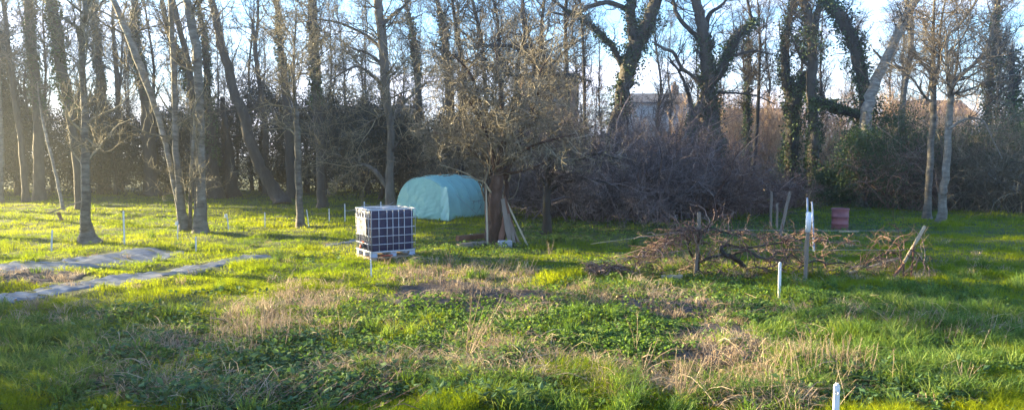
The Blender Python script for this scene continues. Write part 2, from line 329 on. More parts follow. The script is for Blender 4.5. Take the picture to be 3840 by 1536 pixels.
tag(mbg.build('lawn_grass', MATS['grass'], smooth=False), 'short bright green grass of the lawn', 'grass', kind='stuff')
# long tufted grass
mbl = MB(); x, y = sample(5200, 6.8, 30, 2.2); px, py = proj(np.column_stack([x, y, hz(x, y)]))
k = rng.random(len(x)) < dens(px, py, LONG) * .6 + .03; k &= clear_of(x, y)
for T_ in (TARP1, TARP2, TARP3): k &= ~inpoly(px, py, T_)
x, y = x[k], y[k]; nb = 46
cx = np.repeat(x, nb) + rng.normal(size=len(x) * nb) * .05; cy = np.repeat(y, nb) + rng.normal(size=len(x) * nb) * .05
hh = np.repeat(.12 + .22 * rng.random(len(x)), nb) * (.6 + .6 * rng.random(len(cx)))
aa = np.clip(np.repeat(rng.random(len(x)) * .7, nb) + rng.random(len(cx)) * .35, 0, 1)
mbl.blades(np.column_stack([cx, cy, hz(cx, cy) - .004]), hh, .006 + .005 * rng.random(len(cx)) + cy * .0002, .3 + 1.1 * rng.random(len(cx)), rng, aa)
tag(mbl.build('long_grass', MATS['grass_long'], smooth=False), 'long tufted grass bending over at the front of the garden', 'grass', kind='stuff')
# dead straw
mbs = MB(); x, y = sample(9000, 6.8, 24, 2.2); px, py = proj(np.column_stack([x, y, hz(x, y)]))
k = rng.random(len(x)) < dens(px, py, STRAW) * .8 + .012; k &= clear_of(x, y)
x, y = x[k], y[k]; nb = 26
cx = np.repeat(x, nb) + rng.normal(size=len(x) * nb) * .07; cy = np.repeat(y, nb) + rng.normal(size=len(x) * nb) * .07
hh = np.repeat(.08 + .24 * rng.random(len(x)) ** 1.5, nb) * (.4 + .8 * rng.random(len(cx)))
aa = np.clip(np.repeat(rng.random(len(x)) * .6, nb) + rng.random(len(cx)) * .4, 0, 1)
mbs.blades(np.column_stack([cx, cy, hz(cx, cy) - .004]), hh, .004 + .004 * rng.random(len(cx)) + cy * .00015, .4 + 1.8 * rng.random(len(cx)), rng, aa)
# flopped dead stems
n = 9000; x, y = sample(n, 6.8, 22, 2.2); px, py = proj(np.column_stack([x, y, hz(x, y)])); k = rng.random(n) < dens(px, py, STRAW) * .9 + .01; x, y = x[k], y[k]
th = rng.random(len(x)) * 6.28; ln = .12 + .35 * rng.random(len(x)); sl_ = rng.random(len(x)) ** 2 * .9
tt = np.linspace(0, 1, 4); P = np.stack([np.stack([x + np.cos(th) * ln * t, y + np.sin(th) * ln * t, hz(x, y) + .02 + ln * sl_ * (1.6 * t - .9 * t * t) + .03 * rng.random(len(x))], 1) for t in tt], 1)
mbs.tubes(P, np.broadcast_to(np.array([.003, .003, .0025, .001]), (len(x), 4)) * (.8 + rng.random((len(x), 1))), 3, rng.random(len(x)))
tag(mbs.build('dead_grass', MATS['straw'], smooth=False), 'bleached dead grass and flopped straw in loose patches', 'dead grass', kind='stuff')
# low leafy ground cover
mbc = MB()
n = 60000; x, y = sample(n, 6.8, 30, 2.2); px, py = proj(np.column_stack([x, y, hz(x, y)]))
k = rng.random(n) < dens(px, py, COVER) * (.35 + .8 * wn(x, y, 2.7, 4)) + .015; k &= clear_of(x, y)
for T_ in (TARP1, TARP2, TARP3): k &= ~inpoly(px, py, T_)
x, y = x[k], y[k]; nl = 5; m_ = len(x) * nl
hb = np.repeat(.03 + .10 * wn(x, y, 3.3, 1) * rng.random(len(x)), nl)
C = np.column_stack([np.repeat(x, nl) + rng.normal(size=m_) * .025, np.repeat(y, nl) + rng.normal(size=m_) * .025, hb + rng.random(m_) * .03]); C[:, 2] += hz(C[:, 0], C[:, 1])
th = rng.random(m_) * 6.28; D = np.column_stack([np.cos(th), np.sin(th), .5 * rng.normal(size=m_)])
mbc.leaves(C, (.028 + .035 * rng.random(m_)) * (1 + C[:, 1] * .02), rng, D, .7, np.clip(np.repeat(rng.random(len(x)), nl) * .6 + rng.random(m_) * .4, 0, 1), flat=.5)
tag(mbc.build('ground_cover', MATS['cover'], smooth=False), 'low leafy green weeds carpeting the garden', 'ground cover', kind='stuff')
# taller broad-leaved weeds in the foreground
mbw = MB(); n = 15000; x, y = sample(n, 6.8, 20, 2.0); px, py = proj(np.column_stack([x, y, hz(x, y)]))
WEED = [(950, 1450, 480, 110, 1), (520, 1260, 260, 50, .6), (1200, 1340, 260, 60, .8), (1850, 1500, 260, 50, .8), (600, 1360, 320, 60, .5), (3350, 1470, 350, 80, .5), (1720, 1400, 200, 40, .5), (2250, 880, 380, 34, .9), (1750, 935, 200, 30, .5), (1180, 985, 140, 30, .25), (560, 1190, 240, 22, .5), (850, 1120, 160, 18, .5)]
k = rng.random(n) < dens(px, py, WEED) * (.25 + .9 * wn(x, y, 4.1, 7)); x, y = x[k], y[k]; nl = 7; m_ = len(x) * nl
hb = np.repeat(.05 + .16 * rng.random(len(x)), nl) * (.35 + .75 * rng.random(m_)); th = rng.random(m_) * 6.28; ro = .03 + .05 * rng.random(m_)
C = np.column_stack([np.repeat(x, nl) + np.cos(th) * ro * .6, np.repeat(y, nl) + np.sin(th) * ro * .6, hb]); C[:, 2] += hz(C[:, 0], C[:, 1])
mbw.leaves(C, .05 + .06 * rng.random(m_), rng, np.column_stack([np.cos(th), np.sin(th), .1 + .4 * rng.normal(size=m_)]), .55, np.clip(np.repeat(rng.random(len(x)), nl) * .6 + rng.random(m_) * .4, 0, 1), flat=.6)
S_ = np.column_stack([x, y, hz(x, y) - .01]); A_, RA_ = grow0(S_, .05 + .17 * rng.random(len(x)), rng); mbw.tubes(A_, RA_, 3, rng.random(len(x)))
tag(mbw.build('leafy_weeds', MATS['weed'], smooth=False), 'ankle-high dark leafy weeds in the shaded foreground', 'weeds', kind='stuff')
# dead leaf litter
mbd = MB(); n = 26000; x, y = sample(n, 6.8, 24, 2.2); px, py = proj(np.column_stack([x, y, hz(x, y)]))
LIT = [(1750, 1040, 350, 50, .8), (2050, 1270, 520, 110, .3), (2350, 1090, 400, 40, .5), (1700, 1390, 500, 80, .5), (2400, 1430, 500, 60, .6), (520, 1420, 350, 80, .4), (1750, 1120, 330, 50, .5), (2530, 1146, 200, 40, 1.3), (1980, 1130, 170, 40, .8), (2700, 1290, 260, 90, .45), (700, 1340, 300, 60, .4), (1850, 1050, 300, 50, .4), (2700, 1040, 500, 40, .45), (1300, 1330, 200, 60, .35), (1900, 1370, 250, 60, .5), (2700, 1400, 350, 50, .5)]
k = rng.random(n) < dens(px, py, LIT) + .01; x, y = x[k], y[k]; m_ = len(x)
C = np.column_stack([x, y, hz(x, y) + .012 + .05 * rng.random(m_) ** 2]); th = rng.random(m_) * 6.28
mbd.leaves(C, .035 + .05 * rng.random(m_), rng, np.column_stack([np.cos(th), np.sin(th), .6 * rng.normal(size=m_)]), .6, None, .4)
tag(mbd.build('leaf_litter', MATS['dead_leaf'], smooth=False), 'brown dead leaves lying on the soil', 'dead leaves', kind='stuff')

# ------------------------------------------------------------------ tree growing
def grow(S, D, Ln, R, K, wob, up, rng, taper=.8):
    N = len(S); P = np.empty((N, K, 3)); P[:, 0] = S; d = nrm(D); st = (Ln / (K - 1))[:, None]
    for k in range(1, K):
        d = nrm(d + rng.normal(size=(N, 3)) * wob + np.array([0, 0, up])); P[:, k] = P[:, k - 1] + d * st
    Rr = R[:, None] * (1 - taper * np.linspace(0, 1, K)[None])
    return P, Rr
def kids(P, R, Ln, nper, t0, ang, lr, rr, rng, rmin=.003, up=0.15, tpow=1.0):
    N, K, _ = P.shape; idx = np.repeat(np.arange(N), nper); m = len(idx)
    t = t0 + (1 - t0) * rng.random(m) ** tpow; f = t * (K - 1); i = np.minimum(f.astype(int), K - 2); w = (f - i)[:, None]
    S = P[idx, i] * (1 - w) + P[idx, i + 1] * w; T = nrm(P[idx, i + 1] - P[idx, i])
    Rp = R[idx, i] * (1 - w[:, 0]) + R[idx, i + 1] * w[:, 0]
    pr = nrm(np.cross(T, rng.normal(size=(m, 3)))); a = np.radians(ang[0] + (ang[1] - ang[0]) * rng.random(m))[:, None]
    D = T * np.cos(a) + pr * np.sin(a) + np.array([0, 0, up])
    L2 = Ln[idx] * lr * (.55 + .75 * rng.random(m)) * (1.15 - .55 * t); R2 = np.maximum(rmin, np.minimum(Rp * .9, Rp * rr * (.7 + .5 * rng.random(m))))
    return S, D, L2, R2
def smooth_poly(pts, rads, seg=4):
    pts = np.asarray(pts, float); rads = np.asarray(rads, float); n = len(pts)
    e = np.vstack([2 * pts[0] - pts[1], pts, 2 * pts[-1] - pts[-2]]); out = []; ro = []
    for i in range(n - 1):
        p0, p1, p2, p3 = e[i], e[i + 1], e[i + 2], e[i + 3]
        for j in range(seg):
            t = j / seg; out.append(.5 * ((2 * p1) + (-p0 + p2) * t + (2 * p0 - 5 * p1 + 4 * p2 - p3) * t * t + (-p0 + 3 * p1 - 3 * p2 + p3) * t ** 3)); ro.append(rads[i] * (1 - t) + rads[i + 1] * t)
    out.append(pts[-1]); ro.append(rads[-1]); return np.array(out), np.array(ro)
def resample(P, R, K):
    s = np.concatenate([[0], np.cumsum(np.linalg.norm(np.diff(P, axis=0), axis=1))]); u = np.linspace(0, s[-1], K)
    return np.stack([np.interp(u, s, P[:, k]) for k in range(3)], 1), np.interp(u, s, R), s[-1]
def crown(mb, stems, rng, n1, l1, n2=7, n3=6, n4=0, t0=.35, ang=(35, 75), up=.1, rmin=.0062, zmin=None, r1=.035, wob=.22, gnarl=.3, l2=.5, upk=.12):
    """stems: list of (P,R); grows three or four orders of branches from them"""
    tot = sum(s[2] for s in stems)
    for P, R, ln, w0 in stems:
        c = max(1, int(round(n1 * ln / tot)))
        Pk, Rk, _ = resample(P, R, 24)
        S, D, L1, R1 = kids(Pk[None], Rk[None], np.array([1.0]), c, w0, ang, 1, .45, rng, .01, up)
        L1 = l1 * (.45 + .8 * rng.random(c)); R1 = np.minimum(R1, r1)
        A, RA = grow(S, D, L1, R1, 8, wob, up * .7, rng, .75)
        if zmin is not None: k_ = A[:, -1, 2] > zmin; A, RA, L1 = A[k_], RA[k_], L1[k_]; c = len(L1)
        mb.tubes(A, RA, 5, rng.random(c))
        S, D, L2, R2 = kids(A, RA, L1, n2, .18, (30, 70), l2, .6, rng, rmin, upk)
        B, RB = grow(S, D, L2, R2, 6, gnarl, up * .7, rng, .6)
        if zmin is not None: k_ = B[:, -1, 2] > zmin; B, RB, L2 = B[k_], RB[k_], L2[k_]
        mb.tubes(B, RB, 4, rng.random(len(L2)))
        S, D, L3, R3 = kids(B, RB, L2, n3, .15, (30, 75), .55, .7, rng, rmin, upk)
        L3 = np.maximum(L3, .18)
        C, RC = grow(S, D, L3, R3, 4, gnarl, up * .6, rng, .45)
        if zmin is not None: k_ = C[:, -1, 2] > zmin; C, RC, L3 = C[k_], RC[k_], L3[k_]
        mb.tubes(C, RC, 3, rng.random(len(L3)))
        if n4:
            S, D, L4, R4 = kids(C, RC, L3, n4, .15, (30, 75), .6, .8, rng, rmin * .8, upk); L4 = np.maximum(L4, .12)
            E, RE = grow(S, D, L4, R4, 3, gnarl, up * .5, rng, .4)
            if zmin is not None: k_ = E[:, -1, 2] > zmin; E, RE, L4 = E[k_], RE[k_], L4[k_]
            mb.tubes(E, RE, 3, rng.random(len(L4)))
def ivy_on(mb, P, R, rng, per_m=520, spread=.35, size=(.07, .13), clump=1.0):
    s = np.concatenate([[0], np.cumsum(np.linalg.norm(np.diff(P, axis=0), axis=1))]); n = int(s[-1] * per_m)
    u = rng.random(n) * s[-1]; c = np.stack([np.interp(u, s, P[:, k]) for k in range(3)], 1); r = np.interp(u, s, R)
    th = rng.random(n) * 6.28; bulge = .5 + .5 * np.sin(u * 2.3 + 2 * np.sin(th + u)) * clump
    rr = r * .95 + spread * np.abs(rng.normal(size=n)) * (.25 + bulge) * .6
    gate = .5 + .5 * np.sin(u * 1.7 + 2.2 * np.sin(th * 1.0 + u * .8)); kp = rng.random(n) < np.clip(gate * 2.2, .12, 1); c, r, th, rr, u = c[kp], r[kp], th[kp], rr[kp], u[kp]; n = int(kp.sum())
    o = np.column_stack([np.cos(th), np.sin(th), np.zeros(n)]); C = c + o * rr[:, None] + rng.normal(size=(n, 3)) * .04
    mb.leaves(C, size[0] + (size[1] - size[0]) * rng.random(n), rng, o + rng.normal(size=(n, 3)) * .8 + np.array([0, 0, -.4]), .85)
def traced(name, label, cat, pan, stems, d, seed, bark='bark', twig='twig', ivy=None, top=4.0, group=None, crown_kw=None, ground=True, lean=.25):
    """stems: list of dicts/lists of (x, y, width) in zoomed panel pixels at depth d; first stem stands on the ground"""
    rng = np.random.default_rng(seed); base = None; real = []
    for si, st in enumerate(stems):
        pts = []; rr = []
        ph = rng.random() * 6; s = rng.choice([-1, 1]); d0 = d
        for i, (x, y, w) in enumerate(st):
            X_, Y_ = x / ZS + PANX[pan], y / ZS
            dd = d + (0 if si == 0 else s * lean * i * .8) + (math.sin(i * 1.3 + ph) * .12)
            pts.append(PT(X_, Y_, dd)); rr.append(w / ZS / F * dd / 2)
        pts = np.array(pts); rr = np.array(rr)
        if si == 0:
            b = pts[0].copy(); 
            if ground:
                zg = float(hz(b[0], b[1]))
                if b[2] - zg > .6: pts = np.vstack([[b[0], b[1], zg - .1], pts]); rr = np.concatenate([[rr[0] * 1.15], rr])
                else: pts[0, 2] = zg - .1
            base = np.array([pts[0, 0], pts[0, 1], zg if ground else pts[0, 2]])
        if st[-1][1] < 25 and top:      # goes on above the picture
            dr = nrm(pts[-1] - pts[-2]); hgt = top * (rr[-1] / .15) ** .5
            dr[2] = max(dr[2], .7); dr = nrm(dr)
            e1 = pts[-1] + dr * hgt * .5 + rng.normal(size=3) * .15; e2 = pts[-1] + dr * hgt + rng.normal(size=3) * .3
            pts = np.vstack([pts, e1, e2]); rr = np.concatenate([rr, [rr[-1] * .6, .015]])
        Pp, Rr = smooth_poly(pts, rr)
        Pp[1:-1] += rng.normal(size=(len(Pp) - 2, 3)) * (Rr[1:-1, None] * .12)
        if si == 0: Rr = Rr * (1 + .5 * np.exp(-np.linalg.norm(Pp - Pp[0], axis=1) / .25))
        real.append((Pp, Rr, np.linalg.norm(np.diff(Pp, axis=0), axis=1).sum()))
    root = thing(name, label, cat, base, group)
    tb = MB()
    for Pp, Rr, _ in real: tb.tubes(Pp[None], Rr[None], 9, np.array([rng.random()]))
    tb.build('trunk', MATS[bark], root, loc=base)
    kw = dict(n1=26, l1=2.2, n2=7, n3=6); kw.update(crown_kw or {}); kw['n1'] = int(kw['n1'] * (1.3 if pan >= 4 else .85))
    w0 = kw.pop('start', .45)
    cb = MB(); crown(cb, [(p, r, l, w0 if i == 0 else .15) for i, (p, r, l) in enumerate(real)], rng, **kw)
    cb.build('crown', MATS[twig], root, loc=base)
    if ivy:
        ib = MB()
        for si, lo, hi, sp in ivy:
            sp = sp * (.55 if pan < 4 else 1)
            Pp, Rr, ln = real[si]; n = len(Pp); a, b = int(lo * n), max(int(lo * n) + 2, int(hi * n))
            ivy_on(ib, Pp[a:b], Rr[a:b], rng, spread=sp, size=(.05, .15), per_m=380 + 900 * sp)
        ib.build('ivy', MATS['ivy'], root, loc=base)
    return root
def rel(st, dx): return [(x + dx, y, w) for x, y, w in st]

# ---- left group
traced('birch_tree', 'pale slender tree with a flared foot standing in sunlit grass, left of the grey sheets', 'tree', 0,
       [[(358, 982, 84), (352, 940, 52), (348, 870, 38), (345, 700, 34), (342, 500, 30), (335, 350, 26), (328, 200, 24), (322, 130, 26)], [(322, 135, 20), (338, 90, 20), (345, 50, 19), (340, 0, 17)],
        [(322, 132, 14), (300, 105, 13), (268, 80, 11), (225, 60, 8), (180, 30, 5)], [(332, 225, 9), (305, 262, 8), (280, 300, 6)]],
       dep(982 / ZS), 11, 'bark_pale', 'twig_lichen', top=3, crown_kw=dict(n1=34, l1=1.6, start=.35, n2=7, n3=7))
traced('poplar_tree', 'broad ivy-clad tree leaning left, just behind the pale flared tree', 'tree', 0,
       [[(318, 845, 26), (310, 700, 28), (298, 560, 32), (270, 380, 40), (235, 200, 44), (205, 0, 42)]], 33, 12, ivy=[(0, .35, .9, .32)], crown_kw=dict(n1=40, l1=2.2))
traced('poplar_tree', 'thick hazy ivy-clad tree at the far left with a straight trunk', 'tree', 0, [[(160, 800, 44), (155, 600, 40), (148, 400, 38), (130, 200, 36), (112, 0, 34)]], 40, 13, ivy=[(0, .3, .95, .3)], crown_kw=dict(n1=44, l1=2.4))
traced('poplar_tree', 'slim upright tree second from the left edge', 'tree', 0, [[(105, 800, 26), (90, 620, 24), (62, 420, 20), (32, 200, 18), (12, 0, 15)]], 39, 14, crown_kw=dict(n1=36, l1=2.2))
traced('young_tree', 'thin pale leaning tree at the left, bare stem tilting left', 'tree', 0, [[(258, 838, 13), (228, 720, 12), (192, 570, 11), (165, 450, 8), (150, 330, 5)]], 33, 15, 'bark_pale', crown_kw=dict(n1=14, l1=1.0, n2=5, n3=4))
traced('young_tree', 'narrow pale tree cut by the left edge of the photo', 'tree', 0, [[(2, 825, 22), (6, 600, 20), (-4, 400, 17), (-15, 200, 14), (-30, 0, 10)]], 36, 16, 'bark_pale', crown_kw=dict(n1=26, l1=2))
traced('poplar_tree', 'ivy-covered tree behind the dark evergreens, between the pale flared tree and the leaning stems', 'tree', 0, [[(420, 720, 44), (412, 400, 36), (392, 200, 28), (370, 0, 20)]], 50, 17, ivy=[(0, .3, .8, .3)], crown_kw=dict(n1=50, l1=2.8))
traced('poplar_tree', 'slim dark tree behind the evergreens beside an ivy-covered one', 'tree', 0, [[(482, 720, 22), (472, 350, 18), (457, 150, 14), (455, 0, 10)], [(476, 420, 9), (490, 250, 8), (492, 100, 5)]], 50, 18, twig='twig_dark', crown_kw=dict(n1=46, l1=2.6))
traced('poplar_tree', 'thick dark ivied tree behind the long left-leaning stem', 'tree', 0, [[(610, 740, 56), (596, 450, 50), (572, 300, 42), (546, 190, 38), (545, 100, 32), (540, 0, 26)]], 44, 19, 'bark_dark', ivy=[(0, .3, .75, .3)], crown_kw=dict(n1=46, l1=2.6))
# ---- multi-stemmed clump
traced('birch_clump', 'clump of pale rising stems from one foot in the lawn, one long stem leaning left', 'tree', 1,
       [[(205, 935, 56), (206, 800, 38), (205, 600, 34), (205, 500, 34), (200, 350, 33), (190, 200, 34), (165, 80, 34), (150, 0, 30)],
        [(142, 942, 52), (133, 850, 36), (115, 700, 28), (103, 500, 24), (100, 300, 22), (92, 150, 20), (85, 0, 18)],
        [(122, 900, 16), (118, 860, 16), (90, 700, 18), (60, 560, 21), (22, 430, 24), (-35, 270, 30), (-91, 130, 28), (-146, 0, 22)],
        [(165, 935, 16), (165, 750, 14), (175, 600, 14), (181, 480, 11), (186, 400, 7)], [(178, 930, 9), (185, 780, 8), (190, 560, 7), (188, 440, 4)]],
       dep(938 / ZS), 21, 'bark_pale', 'twig_lichen', crown_kw=dict(n1=80, l1=1.7, start=.3), lean=.02)
traced('poplar_tree', 'dark forked tree behind the pale clump, two limbs rising to the left', 'tree', 1,
       [[(192, 780, 44), (188, 600, 40), (180, 420, 36), (160, 330, 30), (130, 240, 26), (75, 130, 21), (60, 50, 17), (50, 0, 15)], [(182, 430, 30), (172, 370, 28), (155, 250, 24), (125, 130, 22), (105, 50, 22), (95, 0, 20)]],
       41, 22, 'bark_dark', 'twig_dark', ivy=[(0, .25, .55, .3)], crown_kw=dict(n1=56, l1=2.2))
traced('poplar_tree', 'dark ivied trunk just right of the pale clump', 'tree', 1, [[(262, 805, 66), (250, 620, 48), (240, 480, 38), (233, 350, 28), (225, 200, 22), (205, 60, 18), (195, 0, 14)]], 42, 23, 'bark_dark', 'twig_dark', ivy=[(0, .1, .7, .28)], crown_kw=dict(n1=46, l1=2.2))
traced('dead_tree', 'broken dark trunk with a snapped top among the evergreens', 'tree', 1, [[(340, 792, 52), (318, 600, 32), (302, 480, 24), (292, 392, 16)]], 43, 24, 'bark_dark', 'twig_dark', top=0, crown_kw=dict(n1=14, l1=.9, n2=4, n3=3))
traced('poplar_tree', 'big trunk leaning strongly left, right of the pale clump', 'tree', 1,
       [[(532, 822, 62), (480, 730, 50), (440, 660, 46), (400, 560, 44), (375, 460, 42), (340, 370, 38), (315, 270, 36), (285, 160, 33), (265, 60, 30), (250, 0, 27)]], dep(822 / ZS), 25, 'bark', 'twig', crown_kw=dict(n1=46, l1=2.0, start=.35))
traced('poplar_tree', 'slender tree with a narrow fork against the sky, right of the big leaning trunk', 'tree', 1,
       [[(470, 790, 26), (465, 500, 22), (442, 330, 19), (425, 190, 18), (416, 80, 11)], [(425, 190, 14), (437, 90, 12), (438, 0, 9)]], 45, 26, twig='twig_dark', crown_kw=dict(n1=46, l1=2.0))
traced('poplar_tree', 'tall dark ivied tree behind the straight pale tree', 'tree', 1, [[(578, 800, 40), (560, 480, 38), (545, 330, 29), (530, 200, 26), (518, 60, 23), (514, 0, 20)]], 42, 27, 'bark_dark', 'twig_dark', ivy=[(0, .3, .6, .25)], crown_kw=dict(n1=46, l1=2.2))
traced('young_tree', 'straight pale tree by the white stakes with a fan of fine branches', 'tree', 1, [[(610, 912, 34), (602, 800, 27), (599, 700, 28), (597, 560, 26), (590, 430, 17), (580, 300, 12), (586, 150, 8), (590, 40, 5)]],
       dep(912 / ZS), 28, 'bark_pale', 'twig_lichen', top=0, crown_kw=dict(n1=40, l1=1.7, start=.4, n2=8, n3=6, up=.04, upk=.08))
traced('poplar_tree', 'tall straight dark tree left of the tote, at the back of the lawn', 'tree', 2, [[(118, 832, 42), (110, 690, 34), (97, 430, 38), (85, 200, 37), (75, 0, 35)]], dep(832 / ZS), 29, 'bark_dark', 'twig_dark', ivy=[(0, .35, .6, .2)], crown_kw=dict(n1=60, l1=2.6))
# ---- centre
traced('ash_tree', 'big many-limbed tree right behind the tote, with long low limbs', 'tree', 2,
       [[(390, 860, 50), (388, 760, 38), (390, 650, 30), (390, 500, 30), (376, 400, 33), (370, 300, 35), (356, 150, 39), (346, 50, 37), (340, 0, 34)],
        [(384, 775, 20), (345, 705, 21), (300, 670, 17), (240, 655, 12), (180, 625, 8), (110, 600, 5)], [(394, 490, 14), (440, 420, 12), (500, 365, 10), (540, 330, 6)],
        [(362, 345, 15), (300, 290, 12), (250, 268, 10), (170, 310, 6), (120, 350, 4)], [(356, 200, 16), (320, 165, 14), (270, 130, 12), (190, 95, 9), (110, 80, 6), (30, 90, 4)], [(362, 262, 13), (300, 215, 10), (240, 195, 7), (190, 160, 4)],
        [(352, 110, 16), (400, 60, 13), (450, 20, 10)], [(384, 450, 11), (330, 480, 9), (250, 525, 7), (190, 560, 5)], [(392, 620, 10), (440, 560, 8), (510, 540, 6), (600, 560, 4)]],
       30.5, 31, 'bark', 'twig_lichen', crown_kw=dict(n1=170, l1=2.3, start=.28, n2=8, n3=6, up=.04, upk=.08, rmin=.008), lean=-.35)
traced('plum_tree', 'old twiggy tree with grey planks leaning against its dark split trunk', 'tree', 3,
       [[(232, 990, 66), (230, 900, 60), (232, 800, 58), (240, 720, 50), (258, 640, 32), (270, 540, 24), (262, 440, 18), (255, 340, 13), (240, 240, 9), (230, 150, 6)],
        [(250, 720, 24), (215, 600, 18), (180, 480, 14), (165, 380, 11), (120, 280, 8), (60, 220, 5)], [(262, 720, 24), (320, 600, 18), (350, 500, 14), (400, 400, 11), (410, 300, 8), (450, 230, 5)],
        [(205, 985, 20), (200, 850, 18), (196, 740, 14), (205, 640, 10), (150, 590, 9), (90, 540, 6), (20, 500, 4)], [(262, 985, 26), (272, 880, 24), (278, 760, 20), (290, 640, 15), (330, 540, 13), (400, 470, 12), (430, 400, 9), (500, 350, 5)],
        [(235, 740, 20), (190, 660, 14), (130, 600, 11), (60, 560, 8), (-20, 530, 5)], [(245, 720, 22), (310, 640, 14), (380, 590, 11), (470, 560, 8), (560, 540, 5)], [(240, 730, 16), (200, 560, 11), (160, 460, 8), (110, 380, 5)],
        [(250, 700, 16), (330, 690, 10), (400, 670, 7), (460, 640, 4)]],
       dep(985 / ZS), 32, 'bark_red', 'twig_old', top=0, crown_kw=dict(n1=180, l1=2.0, start=.25, n2=8, n3=5, n4=1, up=.01, upk=.05, gnarl=.34, rmin=.0075, zmin=1.95), lean=-.28)
traced('plum_tree', 'small tree with a short straight trunk and wide twiggy crown, right of the planks', 'tree', 3,
       [[(440, 938, 38), (440, 850, 33), (442, 790, 32), (446, 740, 28), (450, 660, 18), (455, 560, 12), (470, 470, 7)], [(444, 760, 18), (400, 690, 13), (360, 640, 9), (320, 600, 5)], [(448, 750, 18), (500, 680, 14), (570, 640, 11), (650, 620, 8), (730, 640, 5)],
        [(448, 770, 14), (520, 730, 11), (600, 720, 9), (690, 740, 6), (760, 780, 4)], [(450, 720, 14), (520, 610, 10), (580, 540, 7), (640, 500, 4)]],
       dep(938 / ZS), 33, 'bark_dark', 'twig_plum', top=0, crown_kw=dict(n1=100, l1=1.5, start=.4, n2=8, n3=5, n4=1, up=-.02, upk=.02, gnarl=.36, rmin=.0075), lean=.3)
traced('leaning_tree', 'tree with long dark limbs reaching left above the twiggy crowns', 'tree', 3,
       [[(320, 800, 40), (345, 640, 34), (370, 540, 30), (420, 430, 26), (452, 340, 26), (430, 292, 28), (350, 308, 22), (300, 300, 17), (200, 276, 13), (80, 230, 8), (10, 200, 5)],
        [(440, 300, 22), (400, 265, 20), (345, 215, 15), (290, 185, 13), (180, 180, 10), (90, 120, 7), (30, 60, 5)], [(452, 330, 18), (500, 300, 14), (560, 310, 10), (620, 330, 6)], [(400, 262, 12), (370, 150, 10), (350, 40, 7)]],
       33, 34, 'bark_dark', 'twig_dark', top=0, crown_kw=dict(n1=70, l1=1.6, start=.35, n2=8, n3=6))
for i, (x, st, lb) in enumerate([(0, [(200, 800, 22), (195, 430, 18), (190, 300, 17), (180, 170, 15), (140, 0, 12)], 'slim straight tree rising above the old twiggy tree'), (0, [(258, 800, 18), (254, 400, 15), (250, 250, 13), (245, 100, 11), (225, 0, 9)], 'thin straight tree just right of another slim one above the old twiggy tree'),
                                 (0, [(530, 800, 22), (522, 280, 17), (515, 100, 15), (520, 0, 13)], 'slim dark upright tree above the small wide twiggy tree'), (0, [(600, 780, 16), (590, 300, 12), (575, 0, 9)], 'thinnest upright tree left of the big forked ivy tree'),
                                 (0, [(60, 800, 40), (50, 420, 38), (35, 200, 30), (20, 80, 22), (0, 0, 16)], 'ivied dark tree above the green tunnel, left of the old twiggy tree'), (0, [(-80, 800, 30), (-75, 420, 28), (-85, 250, 22), (-100, 120, 16), (-130, 0, 12)], 'tall dark tree above the green tunnel')]):
    traced('poplar_tree', lb, 'tree', 3, [st], 38 + i * .8, 40 + i, 'bark_dark', 'twig_dark', ivy=[(0, .25, .6, .25)] if i >= 4 else None, crown_kw=dict(n1=46, l1=1.9))
for i, (st, lb) in enumerate([([(90, 800, 30), (95, 500, 26), (110, 300, 22), (80, 150, 17), (60, 0, 12)], 'spreading twiggy tree behind the green tunnel'), ([(330, 800, 30), (335, 500, 26), (320, 300, 20), (350, 150, 15), (345, 0, 11)], 'spreading twiggy tree straight behind the old tree'), ([(470, 800, 30), (462, 500, 25), (440, 300, 20), (420, 150, 15), (430, 0, 11)], 'spreading twiggy tree behind the small wide-crowned tree')]):
    traced('ash_tree', lb, 'tree', 3, [st, [(st[2][0], st[2][1], 12), (st[2][0] + 70, 210, 9), (st[2][0] + 150, 150, 6)], [(st[2][0], st[2][1] + 30, 12), (st[2][0] - 70, 220, 9), (st[2][0] - 140, 170, 6)]], 34 + i, 140 + i, 'bark_dark', 'twig', crown_kw=dict(n1=66, l1=2.2, start=.35, n2=7, n3=5, ang=(40, 85)))
